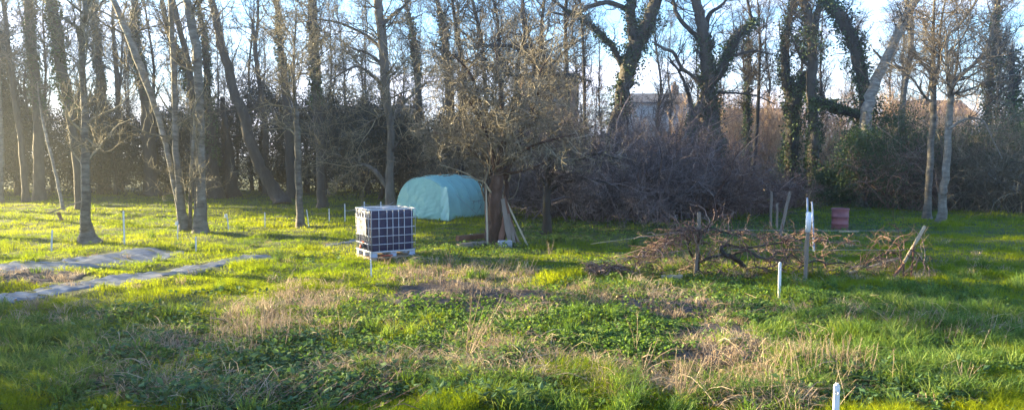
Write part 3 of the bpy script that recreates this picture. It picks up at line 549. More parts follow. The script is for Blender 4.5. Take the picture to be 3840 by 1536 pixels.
# ---- right
traced('forked_tree', 'massive dark tree smothered in ivy, forking in two against the sky', 'tree', 4,
       [[(118, 800, 74), (128, 600, 68), (158, 430, 62), (178, 330, 60), (198, 250, 66), (222, 185, 62), (245, 140, 58), (280, 60, 52), (302, 0, 50)], [(215, 190, 44), (208, 120, 40), (200, 60, 38), (200, 0, 40)],
        [(168, 275, 22), (125, 190, 24), (60, 120, 20), (0, 75, 17), (-60, 40, 12), (-120, 0, 8)], [(205, 50, 20), (120, 12, 20), (40, 25, 17), (0, 45, 15), (-60, 60, 11), (-120, 50, 7)]],
       40, 51, 'bark_dark', 'twig_dark', ivy=[(0, .15, .8, .42), (2, .1, .6, .25), (1, .1, .7, .15)], crown_kw=dict(n1=60, l1=2.4, start=.4))
traced('forked_tree', 'large many-limbed tree with ivy up its twin trunk, right of the massive forked one', 'tree', 4,
       [[(530, 790, 60), (538, 600, 54), (530, 480, 52), (515, 400, 54), (506, 300, 54), (500, 200, 48), (490, 130, 46), (475, 60, 41), (460, 0, 38)], [(405, 800, 50), (428, 600, 46), (445, 500, 44), (480, 420, 40), (508, 360, 36)],
        [(485, 335, 22), (440, 300, 14), (400, 270, 13), (375, 215, 14), (330, 195, 11), (285, 168, 7)], [(480, 160, 20), (430, 115, 18), (385, 60, 16), (370, 0, 13)], [(512, 345, 44), (560, 290, 42), (600, 200, 38), (640, 130, 30), (690, 90, 20), (640 + 40, 60, 14), (668, 0, 10)],
        [(500, 130, 22), (515, 60, 18), (560, 25, 12), (600, -20, 8)], [(585, 230, 16), (650, 215, 13), (700, 205, 9), (770, 220, 5)], [(445, 480, 20), (435, 390, 16), (400, 300, 10), (350, 230, 6)], [(520, 370, 12), (620, 375, 9), (700, 385, 6), (780, 420, 4)]],
       39, 52, 'bark', 'twig_dark', ivy=[(0, .08, .6, .3), (1, .05, .9, .25), (4, .1, .6, .28)], crown_kw=dict(n1=110, l1=2.1, start=.35), lean=.15)
traced('young_tree', 'thin ivy-flecked tree left of the twin ivy trunks', 'tree', 5, [[(85, 790, 26), (90, 500, 18), (92, 230, 10), (95, 100, 6)]], 42, 53, 'bark_dark', 'twig_dark', ivy=[(0, .2, .9, .12)], top=0, crown_kw=dict(n1=36, l1=1.5))
traced('young_tree', 'thin crooked tree second left of the twin ivy trunks', 'tree', 5, [[(100, 780, 20), (115, 640, 17), (130, 450, 15), (138, 230, 11), (134, 50, 7), (130, 0, 5)]], 41, 54, 'bark_dark', 'twig_dark', crown_kw=dict(n1=36, l1=1.5))
traced('ivy_tree', 'ivy-wrapped tree tapering upward behind the wooden posts', 'tree', 5,
       [[(258, 800, 58), (264, 600, 54), (265, 430, 50), (250, 350, 42), (240, 250, 34), (250, 130, 22), (265, 50, 14), (276, 0, 9)], [(272, 430, 40), (300, 345, 34), (325, 290, 26)]],
       41, 55, 'bark_dark', 'twig_dark', ivy=[(0, .05, .85, .32), (1, 0, 1, .3)], crown_kw=dict(n1=46, l1=1.8))
traced('ivy_tree', 'tall brown tree with a ball of ivy below its fork, behind the red barrel', 'tree', 5,
       [[(362, 800, 58), (356, 600, 46), (350, 450, 40), (346, 300, 42), (350, 200, 38), (346, 120, 36), (332, 50, 34), (315, 0, 34)], [(350, 160, 28), (368, 70, 28), (385, 0, 26)], [(345, 270, 14), (310, 240, 13), (285, 190, 9), (265, 150, 5)]],
       40, 56, 'bark', 'twig_dark', ivy=[(0, .05, .35, .12), (0, .38, .62, .65), (0, .6, .75, .2)], crown_kw=dict(n1=50, l1=2.0))
traced('ivy_tree', 'ivy-hung trunk leaning left above the dark bushes', 'tree', 5,
       [[(520, 800, 50), (548, 620, 48), (562, 480, 48), (558, 350, 46), (532, 230, 48), (492, 120, 48), (442, 40, 44), (405, 0, 38)], [(540, 470, 30), (470, 440, 34), (410, 420, 36), (370, 400, 24)]],
       37, 57, 'bark_dark', 'twig_dark', ivy=[(0, .1, .95, .42), (1, 0, 1, .75)], crown_kw=dict(n1=40, l1=1.6))
traced('leaning_tree', 'smooth pale-grey trunk leaning right across the sky', 'tree', 5,
       [[(560, 800, 50), (566, 620, 48), (565, 500, 46), (575, 425, 44), (600, 340, 40), (650, 230, 37), (715, 95, 35), (765, 0, 31)]], 35.5, 58, 'bark_pale', 'twig_dark', crown_kw=dict(n1=26, l1=1.6, start=.55))
traced('ash_tree', 'yellow-lichened tree beyond the leaning grey trunk', 'tree', 6, [[(185, 700, 26), (198, 400, 22), (222, 260, 23), (236, 100, 22), (215, 0, 18)], [(228, 300, 15), (180, 270, 14), (140, 262, 12), (80, 200, 7)], [(236, 180, 12), (270, 250, 9), (330, 310, 6)]], 46, 59, 'bark_pale', 'twig_lichen', crown_kw=dict(n1=60, l1=2.2))
traced('apple_tree', 'left of the two pale slim trunks on the shaded lawn at right', 'tree', 6,
       [[(297, 882, 32), (300, 800, 26), (306, 700, 25), (316, 560, 24), (325, 350, 22), (320, 200, 14), (326, 0, 9)], [(326, 350, 14), (345, 250, 12), (350, 120, 9), (370, 0, 6)], [(322, 420, 11), (280, 380, 9), (240, 320, 7), (200, 290, 4)]],
       dep(882 / ZS), 60, 'bark_pale', 'twig', crown_kw=dict(n1=70, l1=1.8, start=.42), lean=.1)
traced('apple_tree', 'right of the two pale slim trunks on the shaded lawn, with long rising limbs', 'tree', 6,
       [[(350, 896, 36), (358, 800, 29), (366, 750, 29), (380, 600, 27), (384, 500, 25), (392, 400, 24), (402, 335, 20), (480, 262, 13), (540, 190, 11), (565, 80, 9), (582, 0, 7)], [(392, 400, 18), (378, 280, 15), (378, 150, 12), (420, 110, 11), (500, 0, 8)],
        [(380, 210, 9), (440, 150, 7), (480, 60, 5)], [(396, 380, 12), (470, 360, 9), (560, 320, 7), (650, 300, 5)], [(382, 520, 11), (450, 480, 9), (520, 485, 7), (560, 560, 5), (600, 640, 3)], [(404, 330, 10), (385, 290, 9), (372, 260, 7)]],
       dep(896 / ZS), 61, 'bark_pale', 'twig', crown_kw=dict(n1=95, l1=1.8, start=.42), lean=.12)
traced('ivy_tree', 'ivied spire-like tree at the right edge above the evergreen bank', 'tree', 6, [[(650, 800, 36), (640, 600, 34), (640, 400, 28), (638, 260, 20), (640, 180, 8)]], 37, 62, 'bark_dark', 'twig_dark', ivy=[(0, .1, .95, .5)], top=0, crown_kw=dict(n1=30, l1=2.0))
traced('ivy_tree', 'slender ivied tree left of the spire-like one at the right', 'tree', 6, [[(535, 800, 26), (545, 560, 22), (548, 400, 18), (560, 250, 14), (572, 100, 10), (590, 0, 7)]], 38, 63, 'bark_dark', 'twig_dark', ivy=[(0, .2, .7, .25)], crown_kw=dict(n1=36, l1=2.0))

# ------------------------------------------------------------------ generic bare saplings beyond the evergreens, copied
def sapling(seed, H):
    r_ = np.random.default_rng(seed); root = thing('bare_tree', 'thin bare tree in the crowd of trees behind the evergreens', 'tree', (0, 0, 0), 'bare trees crowding the skyline')
    n = 9; z = np.linspace(0, H, n); P = np.column_stack([np.cumsum(r_.normal(size=n) * .12), np.cumsum(r_.normal(size=n) * .12), z]); P[0, 2] = -.1; R = np.linspace(.12, .015, n)
    Pp, Rr = smooth_poly(P, R, 3); tb = MB(); tb.tubes(Pp[None], Rr[None], 7); tb.build('trunk', MATS['bark_dark'], root)
    cb = MB(); crown(cb, [(Pp, Rr, H, .22)], r_, 60, 2.0, n2=7, n3=5, ang=(18, 45), up=.12, upk=.15, rmin=.007); cb.build('crown', MATS['twig_dark'], root); return root
saps = [sapling(200 + i, h) for i, h in enumerate((13, 15, 12, 14))]
rs = np.random.default_rng(5)
spots = []
for i in range(92):
    px = -40 + i * 43 + rs.normal() * 18
    if 2250 < px < 2420 or (px > 2420 and i % 2): continue
    Y_ = 47 + rs.random() * 17; spots.append((PT(px, 700, Y_)[0], Y_))
for i, (x, y) in enumerate(spots):
    loc = (x, y, float(hz(x, y)) - .02); rz = rs.random() * 6.28; sc = .75 + .45 * rs.random()
    if i < 4: o = saps[i]; o.location = loc; o.rotation_euler.z = rz; o.scale = (sc,) * 3
    else: copy_tree(saps[i % 4], loc, rz, sc)

# ------------------------------------------------------------------ evergreens, shrubs, thicket
def evergreen(name, label, cat, x, y, H, Wd, seed, n=9000, group=None, low=.25, m='evergreen', size=(.07, .13), trunk=True):
    r_ = np.random.default_rng(seed); base = (x, y, float(hz(x, y))); root = thing(name, label, cat, base, group)
    nc = 90; t = r_.random(nc) ** .8; ang = r_.random(nc) * 6.28
    prof = np.sqrt(np.clip(1 - ((t - .35) / .68) ** 2, .03, 1)); rr = Wd / 2 * prof * (.45 + .6 * r_.random(nc))
    cc = np.column_stack([rr * np.cos(ang), rr * np.sin(ang), low * 1.0 + (H - low) * t]); k = r_.integers(0, nc, n); sz = Wd * .13 * (.6 + .8 * r_.random(nc))
    C = cc[k] + r_.normal(size=(n, 3)) * sz[k][:, None] * np.array([1, 1, .8]); C[:, 2] = np.abs(C[:, 2])
    D = r_.normal(size=(n, 3)) + nrm(cc[k]) * .6; D[:, 2] -= .3
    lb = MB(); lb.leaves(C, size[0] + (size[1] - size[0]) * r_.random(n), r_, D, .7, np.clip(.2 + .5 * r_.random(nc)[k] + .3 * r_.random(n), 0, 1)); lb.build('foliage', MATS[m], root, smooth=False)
    tb = MB(); z = np.linspace(-.1, H * .8, 6); P = np.column_stack([np.cumsum(r_.normal(size=6) * .08), np.cumsum(r_.normal(size=6) * .08), z]); tb.tubes(P[None], np.linspace(.16, .03, 6)[None] * (H / 5), 7)
    nb = 26; S, D, L_, R_ = kids(P[None], np.linspace(.16, .03, 6)[None], np.array([1.]), nb, max(.15, low / H), (50, 80), 1, .4, r_, .012, .1); L_ = Wd * .45 * (.5 + .6 * r_.random(nb))
    A, RA = grow(S, D, L_, R_, 5, .2, .05, r_); tb.tubes(A, RA, 4); tb.build('trunk', MATS['bark_dark'], root)
    return root
re = np.random.default_rng(77)
# long dark row at the back left to centre
row = np.arange(-45, 0.5, 2.1)
words = ['at the far left', 'left of the ivied trunks', 'behind the pale flared tree', 'behind the leaning stems', 'behind the pale clump', 'behind the big leaning trunk', 'behind the straight pale tree', 'left of the green tunnel', 'behind the green tunnel']
for i, x in enumerate(row):
    y = 46.5 + re.normal() * .9 if x < -9 else 40.5 + re.normal() * .7
    H = 5.6 + re.normal() * .7 if x < -9 else 4.6 + re.normal() * .4
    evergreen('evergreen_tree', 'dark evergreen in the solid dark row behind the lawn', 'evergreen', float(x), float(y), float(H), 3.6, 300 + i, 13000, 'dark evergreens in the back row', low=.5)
# second layer behind closes the gaps
for i, x in enumerate(np.arange(-46, 4, 3.2)):
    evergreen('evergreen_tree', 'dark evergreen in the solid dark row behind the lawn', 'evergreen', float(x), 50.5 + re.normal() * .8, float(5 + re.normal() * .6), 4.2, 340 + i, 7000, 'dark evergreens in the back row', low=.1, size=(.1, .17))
# centre-right: dark shrubs added so the tangle looks dark inside
for i, (x, y, H, w) in enumerate([(.5, 38, 3.8, 3.4), (3.0, 38.5, 3.4, 3.6), (5.8, 38, 3.2, 3.6), (8.2, 38.6, 2.9, 3.2)]):
    evergreen('backing_shrub', 'dark shrub added behind the bare tangled thicket to darken its inside', 'shrub', x, y, H, w, 370 + i, 8000, 'dark layer added behind the thicket', low=.1)
# right evergreens
for i, (px, Y, H, w, lb) in enumerate([(3250, 34.5, 3.4, 3.0, 'dark ivy bush behind the red barrel, under the leaning grey trunk'), (3360, 36, 4.4, 3.4, 'tall dark bush right of the leaning grey trunk'), (3440, 35, 3.2, 3.2, 'dark green bush left of the two pale slim trunks'),
                                       (3620, 35, 3.4, 4.2, 'green evergreen bank right behind the two pale slim trunks'), (3770, 34, 3.8, 4.4, 'green evergreen bank near the right edge'), (3920, 33, 4.6, 4.6, 'tall evergreen cut by the right edge'), (4200, 32, 6, 5, 'evergreen just beyond the right edge'), (3120, 37.5, 1.6, 2.2, 'low dark bush left of the red barrel')]):
    evergreen('evergreen_bush', lb, 'bush', float(PT(px, 760, Y)[0]), Y, H, w, 380 + i, 13000, None, low=.05, m='ivy', size=(.06, .12))
# tangled thicket: arching bare stems
def thicket(name, label, x, y, H, Wd, seed, m='twig_plum', n=60, group=None):
    r_ = np.random.default_rng(seed); base = (x, y, float(hz(x, y))); root = thing(name, label, 'shrub', base, group)
    S = np.column_stack([r_.normal(size=n) * Wd * .16, r_.normal(size=n) * Wd * .12, np.full(n, -.05)]); th = r_.random(n) * 6.28; tl = .25 + .6 * r_.random(n)
    D = np.column_stack([np.cos(th) * tl, np.sin(th) * tl, np.ones(n)]); Ln = H * (.8 + .6 * r_.random(n)); R_ = .010 + .016 * r_.random(n); R_[:7] = .03 + .025 * r_.random(7); Ln[:7] *= 1.25
    A, RA = grow(S, D, Ln, R_, 9, .2, -.06, r_, .7); sb = MB(); sb.tubes(A, RA, 4, r_.random(n)); sb.build('stems', MATS[m], root)
    S, D, L2, R2 = kids(A, RA, Ln, 7, .2, (25, 70), .36, .6, r_, .008, .0); B, RB = grow(S, D, L2, R2, 5, .3, -.03, r_, .6)
    cb = MB(); cb.tubes(B, RB, 3, r_.random(len(L2)))
    S, D, L3, R3 = kids(B, RB, L2, 4, .15, (25, 75), .6, .8, r_, .007, 0); C, RC = grow(S, D, np.maximum(.18, L3), R3, 4, .35, -.03, r_, .5); cb.tubes(C, RC, 3, r_.random(len(L3))); cb.build('twigs', MATS[m], root)
    return root
TH = [(3560, 33.5, 3.4, 3.0, 'twig_lichen', 'bare brushy shrub between the two pale slim trunks and the evergreen bank'), (3700, 32.5, 3.6, 3.4, 'twig_lichen', 'pale straggly bare shrub hanging in front of the evergreen bank'), (3830, 31.5, 3.4, 3.2, 'twig_lichen', 'pale bare shrub at the right edge'), (3380, 34, 3.4, 3.0, 'twig_russet', 'brown bare shrub just left of the two pale slim trunks'), (2080, 30, 3.0, 3.2, 'twig_plum', 'bare tangled shrub behind the small wide twiggy tree'), (2220, 27.5, 3.0, 3.4, 'twig_plum', 'purplish bare shrub right of the small wide twiggy tree'), (2350, 29.5, 3.8, 3.6, 'twig_plum', 'tall bare tangle under the massive forked ivy tree'),
      (2460, 27, 2.9, 3.2, 'twig_plum', 'bare tangle behind the left vine post'), (2570, 29, 3.4, 3.4, 'twig_plum', 'bare grey-purple shrub at the middle of the thicket, left of the twin ivy trunks'), (2680, 28.5, 2.8, 3.0, 'twig_russet', 'brown bare shrub at the right end of the thicket'),
      (2800, 31, 1.5, 2.6, 'twig_russet', 'brownish brambly shrub behind the wooden posts'), (2170, 33, 4.4, 3.8, 'twig', 'tall pale-twigged bare shrub above the purplish ones'), (2480, 33.5, 4.6, 4.0, 'twig_plum', 'tall bare shrub between the two big ivy trees'),
      (1990, 34, 4.4, 3.8, 'twig', 'tall bare shrub behind the old twiggy tree'), (2950, 34, 1.4, 2.6, 'twig_russet', 'low brown bramble in front of the ivy-wrapped tree'), (1780, 35, 4.0, 3.6, 'twig', 'bare shrub rising behind the right end of the green tunnel')]
for i, (px, Y, H, w, m, lb) in enumerate(TH): thicket('bare_shrub', lb, float(PT(px, 760, Y)[0]), Y, H, w, 400 + i, m, 85)
# brushwood painted sunlit beyond the right-hand trees, and the far wood
def wood(name, label, x0, x1, y0, y1, H, n, seed, m, bias=None):
    r_ = np.random.default_rng(seed); x = x0 + (x1 - x0) * r_.random(n); y = y0 + (y1 - y0) * r_.random(n)
    S = np.column_stack([x, y, np.full(n, -.1)]); D = np.column_stack([r_.normal(size=n) * .12, r_.normal(size=n) * .12, np.ones(n)]); Ln = H * (.5 + .6 * r_.random(n)); R_ = .02 + .04 * r_.random(n)
    A, RA = grow(S, D, Ln, R_, 7, .07, .02, r_, .8); mb = MB(); mb.tubes(A, RA, 4, r_.random(n))
    S, D, L2, R2 = kids(A, RA, Ln, 16, .1, (20, 55), .25, .6, r_, .012, .1); B, RB = grow(S, D, L2, R2, 4, .25, .05, r_, .6); mb.tubes(B, RB, 3, r_.random(len(L2)))
    S, D, L3, R3 = kids(B, RB, L2, 4, .15, (25, 65), .6, .8, r_, .010, .1); C, RC = grow(S, D, np.maximum(.3, L3), R3, 3, .3, .03, r_, .5); mb.tubes(C, RC, 3, r_.random(len(L3)))
    return tag(mb.build(name, MATS[m]), label, 'brushwood', kind='stuff')
wood('brushwood', 'russet brushwood beyond the ivy trees, sunlight painted into its colour', 12, 32, 46, 56, 6.4, 620, 91, 'twig_sunlit')
wood('distant_wood', 'far grey-brown wood showing between the trunks', -60, 70, 84, 100, 7.5, 420, 92, 'twig_dark')
# ------------------------------------------------------------------ solid materials for built things
def pmat(name, col, rough=.5, metal=0, bump=(0, 20), var=.25, nscale=6, spec=.4, stretch=(1, 1, 1), trans=0):
    c = np.array(col); return mat(name, [tuple(c * (1 - var)), tuple(c), tuple(np.minimum(c * (1 + var), 1))], rough, (nscale, .4), .3, trans, spec, bump, metal, 'Object', stretch)
pmat('galvanised', (.50, .52, .56), .45, .35, var=.15, nscale=20)
pmat('navy_plastic', (.006, .012, .05), .33, 0, (.15, 3), .3, 4, .22)
pmat('label_plate', (.30, .27, .27), .55, .0, (.03, 30), .1, 8, .4)
pmat('pale_plastic', (.34, .39, .50), .5, 0, var=.12)
pmat('white_paint', (.62, .64, .66), .5, 0, var=.22, nscale=9)
pmat('print', (.10, .10, .11), .6)
pmat('red_plastic', (.42, .06, .03), .45, 0, var=.2)
pmat('old_wood', (.19, .155, .125), .85, 0, (.5, 16), .4, 5, .2, (1, 1, .25))
pmat('pallet_wood', (.34, .26, .18), .85, 0, (.4, 16), .35, 6, .2)
pmat('dark_wood', (.15, .075, .05), .85, 0, (.6, 16), .5, 7, .2, (1, 1, .3))
pmat('pale_pole', (.36, .30, .21), .7, 0, (.2, 20), .25, 8, .3)
pmat('tunnel_film', (.32, .60, .535), .65, 0, (.25, 7), .14, 2.2, .5, trans=.25)
pmat('tunnel_seam', (.40, .68, .63), .45, 0, (.3, 14), .1, 6, .4, trans=.2)
pmat('tarp', (.085, .095, .12), .36, 0, (1.0, 4), .45, 3, .6, (1, 2.6, 1))
pmat('barrel_paint', (.21, .075, .08), .6, 0, (.2, 9), .4, 5, .4)
pmat('concrete', (.34, .34, .35), .9, 0, (.4, 20), .2, 8)
pmat('rope', (.30, .30, .33), .9)
def basis(e1): e1 = np.array([e1[0], e1[1], 0.]); e1 /= np.linalg.norm(e1); e2 = np.array([-e1[1], e1[0], 0.]); return np.column_stack([e1, e2, [0, 0, 1.]])

# ------------------------------------------------------------------ water tote on its pallet
f0 = np.array([*TOTE_F0, float(hz(*TOTE_F0))]); Mx = basis((.84, .54))
def TL(u, v, z): return f0 + Mx @ np.array([u, v, z])          # u along the long right face, v along the short left face
zt = .09
root = thing('wooden_pallet', 'weathered wooden pallet on the grass under the water tote', 'pallet', f0)
b = MB()
for j in range(7): b.box(TL(.6, .045 + j * .152, zt - .012) - f0, (1.24, .10, .022), Mx, .002, a=j / 7)
b.build('top_boards', MATS['pallet_wood'], root, smooth=False)
b = MB()
for u in (.07, .6, 1.13): b.box(TL(u, .5, zt - .036) - f0, (.10, 1.0, .022), Mx, .002)
b.build('cross_boards', MATS['pallet_wood'], root, smooth=False)
for u in (.07, .6, 1.13):
    for v in (.06, .5, .94):
        b = MB(); b.box(TL(u, v, (zt - .047) / 2 - .01) - f0, (.13, .10, zt - .047 + .02), Mx, .004); b.build('block', MATS['pallet_wood'], root, smooth=False)
root = thing('water_tote', 'caged navy plastic water tote standing on a wooden pallet', 'water tank', f0 + np.array([0, 0, zt])); r0 = f0 + np.array([0, 0, zt])
U0, U1, V0, V1 = .0, 1.125, .015, .985; ZB, ZT = .13, 1.125
# bottle: rounded block with soft bulging panels
b = MB(); nu, nv, nw = 36, 30, 26
def rounded(u0, u1, v0, v1, z0, z1, rad_, n=22):
    pts = []; faces = []; N = n
    cx_, cy_, cz_ = (u0 + u1) / 2, (v0 + v1) / 2, (z0 + z1) / 2; hx, hy, hh = (u1 - u0) / 2, (v1 - v0) / 2, (z1 - z0) / 2
    V = []; Q = []
    for ax in range(3):
        for sg in (-1, 1):
            st = len(V); g_ = np.linspace(-1, 1, N)
            for a_ in g_:
                for b_ in g_:
                    p = [0, 0, 0]; p[ax] = sg; p[(ax + 1) % 3] = a_; p[(ax + 2) % 3] = b_
                    q = np.array([p[0] * hx, p[1] * hy, p[2] * hh]); inn = np.array([hx - rad_, hy - rad_, hh - rad_]); c = np.clip(q, -inn, inn); dlt = q - c; l = np.linalg.norm(dlt)
                    if l > 1e-6: q = c + dlt / l * rad_
                    V.append(q + np.array([cx_, cy_, cz_]))
            for i in range(N - 1):
                for j in range(N - 1):
                    f = [st + i * N + j, st + (i + 1) * N + j, st + (i + 1) * N + j + 1, st + i * N + j + 1]; Q.append(f if sg > 0 else f[::-1])
    return np.array(V), Q
V, Q = rounded(U0 + .016, U1 - .020, V0 + .016, V1 - .005, ZB + .01, ZT - .02, .055)
V = V + .006 * np.sin(V[:, [1]] * 21 + V[:, [2]] * 4) * np.array([[1, 0, 0]]) + .007 * np.sin(V[:, [0]] * 19) * np.array([[0, 1, 0]]) * (np.abs(V[:, [2]] - .57) < .36)
b.add((Mx @ V.T).T, Q); b.build('bottle', MATS['navy_plastic'], root)
b = MB(); cc = Mx @ np.array([.6, .5, 0]); b.tube([cc + [0, 0, ZT - .03], cc + [0, 0, ZT + .02]], .09, 20); b.build('filler_cap', MATS['print'], root)
# cage
b = MB(); r = .0075; off = .0
us = [0, .185, .39, .54, .69, .835, 1.03, 1.12]; vs = [0, .20, .42, .62, .76, .93, 1.0]; zsb = [.14, .315, .508, .70, .92, 1.13]
loc = lambda u, v, z: Mx @ np.array([u, v, z])
for u in us:
    for v in (0, 1.0): b.tube([loc(u, v, .10), loc(u, v, 1.13)], r, 6)
for v in vs:
    for u in (0, 1.12):
        if u == 0 and v in (.42, .62): 
            b.tube([loc(u, v, .50), loc(u, v, 1.13)], r, 6); continue
        b.tube([loc(u, v, .10), loc(u, v, 1.13)], r, 6)
for z in zsb:
    rr_ = .014 if z in (.14, 1.13) else r; o = .012
    ring = [(-o + .04, -o), (1.08 + o, -o), (1.12 + o, .04 - o), (1.12 + o, .96 + o), (1.08 + o, 1 + o), (.04 - o, 1 + o), (-o, .96 + o), (-o, .04 - o), (.04 - o, -o)]
    b.tube([loc(u, v, z) for u, v in ring], rr_, 6, cap=False)
for v in (.3, .7): b.tube([loc(-.01, v, 1.142), loc(1.13, v, 1.142)], .012, 6)
b.build('cage', MATS['galvanised'], root)
for (v, z, w, h, nm) in ((.44, .71, .60, .40, 'label_plate'),):
    b = MB(); c = loc(-.028, v + .13, z); b.box(c, (.004, w, h), Mx, .0); pl = b.build(nm, MATS['label_plate'], root, smooth=False)
    b = MB()
    for k, (zz, ww) in enumerate(((.87, .30), (.845, .36), (.82, .22))): b.box(loc(-.0315, .66, zz), (.002, ww, .009), Mx)
    b.build('print', MATS['print'], root, smooth=False)
# valve
b = MB(); b.tube([loc(.03, .5, .24), loc(-.07, .5, .24)], .055, 14); b.tube([loc(-.02, .5, .24), loc(-.02, .5, .33)], .022, 10); b.build('valve', MATS['print'], root)
b = MB(); b.tube([loc(-.07, .5, .24), loc(-.10, .5, .24)], .042, 14); b.box(loc(-.02, .5, .345), (.03, .15, .018), Mx, .004); b.build('valve_cap', MATS['red_plastic'], root)
for u in (.075, .56, 1.045):
    for v in (.08, .5, .92): b = MB(); b.box(loc(u, v, .056), (.15, .13, .108), Mx, .012); b.build('foot', MATS['pale_plastic'], root, smooth=False)
b = MB(); b.box(loc(.56, .5, .122), (1.12, 1.0, .022), Mx, .004); b.build('tray', MATS['galvanised'], root, smooth=False)
b = MB(); b.box(loc(.36, -.03, .045), (.30, .04, .035), Mx, .01); b.tube([loc(.2, -.02, .03), loc(.30, -.05, .055), loc(.42, -.02, .035), loc(.52, -.04, .05)], .014, 8); b.build('red_strap', MATS['red_plastic'], root)

# ------------------------------------------------------------------ polytunnel
c0 = GD(1690, 825); Wd_, Ln_, Ht = 2.7, 2.85, 1.70; wd = np.array([-.87, .5, 0]); wd /= np.linalg.norm(wd); ld = np.array([.5, .87, 0]); ld /= np.linalg.norm(ld)
org = c0; root = thing('polytunnel', 'small turquoise polytunnel with a rounded top on the lawn beyond the tote', 'polytunnel', org)
def sect(n=40):
    out = []
    for t in np.linspace(0, 1, n):
        a = math.pi * t; x = Wd_ / 2 - Wd_ / 2 * math.copysign(abs(math.cos(a)) ** .88, math.cos(a)); z = Ht * (math.sin(a)) ** .78; out.append((x, z))
    return np.array(out)
sec = sect(48); rt = np.random.default_rng(9)
def wr(u, v, s=1.): return .62 * s * (.012 * np.sin(u * 9 + 3 * v) * np.sin(v * 7 + u * 2) + .008 * np.sin(u * 21 - 8 * v) * np.sin(v * 17 + 3) + .006 * np.sin(7 * u + 29 * v))
b = MB(); nl = 46; V = []
for i in range(nl):
    l = i / (nl - 1) * Ln_; hoop = (abs(((l / Ln_) * 4) % 1 - .5) * 2) ** 2; sag = -.035 * (1 - hoop)
    w = sec[:, 0] - Wd_ / 2; z = sec[:, 1]; s_ = 1 + sag / 1.2 + wr(sec[:, 0] + z, l) - .05 * math.exp(-(l / .12) ** 2) - .05 * math.exp(-((Ln_ - l) / .12) ** 2)
    V.append(wd * (Wd_ / 2 + w * s_)[:, None] + ld * l + np.array([0, 0, 1]) * (z * s_)[:, None] + np.array([0, 0, -.02 if True else 0]))
ns = len(sec); V = np.concatenate(V); Q = [[i * ns + j, i * ns + j + 1, (i + 1) * ns + j + 1, (i + 1) * ns + j] for i in range(nl - 1) for j in range(ns - 1)]
b.add(V, Q); b.build('cover', MATS['tunnel_film'], root)
def endw(l, sg, nm):
    b = MB(); m = 26; V = []
    for r_ in range(m):
        f = .95 * (1 - r_ / (m - 1))
        for x, z in sec:
            xx = Wd_ / 2 + (x - Wd_ / 2) * f; V.append(wd * xx + ld * (l + sg * wr(xx * 1.5, z * f * 1.3, 1.6) * min(1, (1 - f) * 6)) + np.array([0, 0, z * f - .02 * 1]) - ld * sg * (.10 if l == 0 else -.10) * (1 - f) * 1.0 * min(1, z / .6))
    Q = [[i * ns + j, i * ns + j + 1, (i + 1) * ns + j + 1, (i + 1) * ns + j] for i in range(m - 1) for j in range(ns - 1)]
    b.add(np.array(V), Q); return b.build(nm, MATS['tunnel_film'], root)
endw(0, 1, 'end_wall'); endw(Ln_, 1, 'end_wall')
b = MB(); V = []; nz_ = 22
for k in range(nz_):
    z = 1.28 * k / (nz_ - 1)
    for j in range(8):
        x = .06 + .36 * j / 7 ; x = x + (0.16 * max(0, z - .7) if j == 0 else 0); V.append(wd * x + ld * (-.03 - .012 * math.sin(z * 11 + j) - .008 * math.sin(z * 27 + j * 2)) + np.array([0, 0, z - .01]))
b.add(np.array(V), [[k * 8 + j, k * 8 + j + 1, (k + 1) * 8 + j + 1, (k + 1) * 8 + j] for k in range(nz_ - 1) for j in range(7)]); b.build('door_flap', MATS['tunnel_seam'], root)
for x, zt_ in ((.44, 1.55), (2.06, 1.5)):
    b = MB(); b.tube([wd * x + ld * -.022 + np.array([0, 0, z]) for z in np.linspace(0, zt_ - .12, 6)], .014, 6); b.build('zip', MATS['tunnel_seam'], root)
for i in range(5):
    l = .02 + (Ln_ - .04) * i / 4; q_ = .965 if i in (0, 4) else 1.006; b = MB(); P = [wd * (Wd_ / 2 + (x - Wd_ / 2) * q_) + ld * l + np.array([0, 0, z * q_ - .01]) for x, z in sec]; b.tube(P, .011, 6); b.build('hoop', MATS['tunnel_seam'], root)
b = MB(); P0 = wd * -.02 + ld * .3 + np.array([0, 0, 1.0]); b.tube([P0, P0 + np.array([.55, .25, -.55]), P0 + np.array([1.0, .45, -1.0])], .006, 5); b.build('guy_line', MATS['rope'], root)

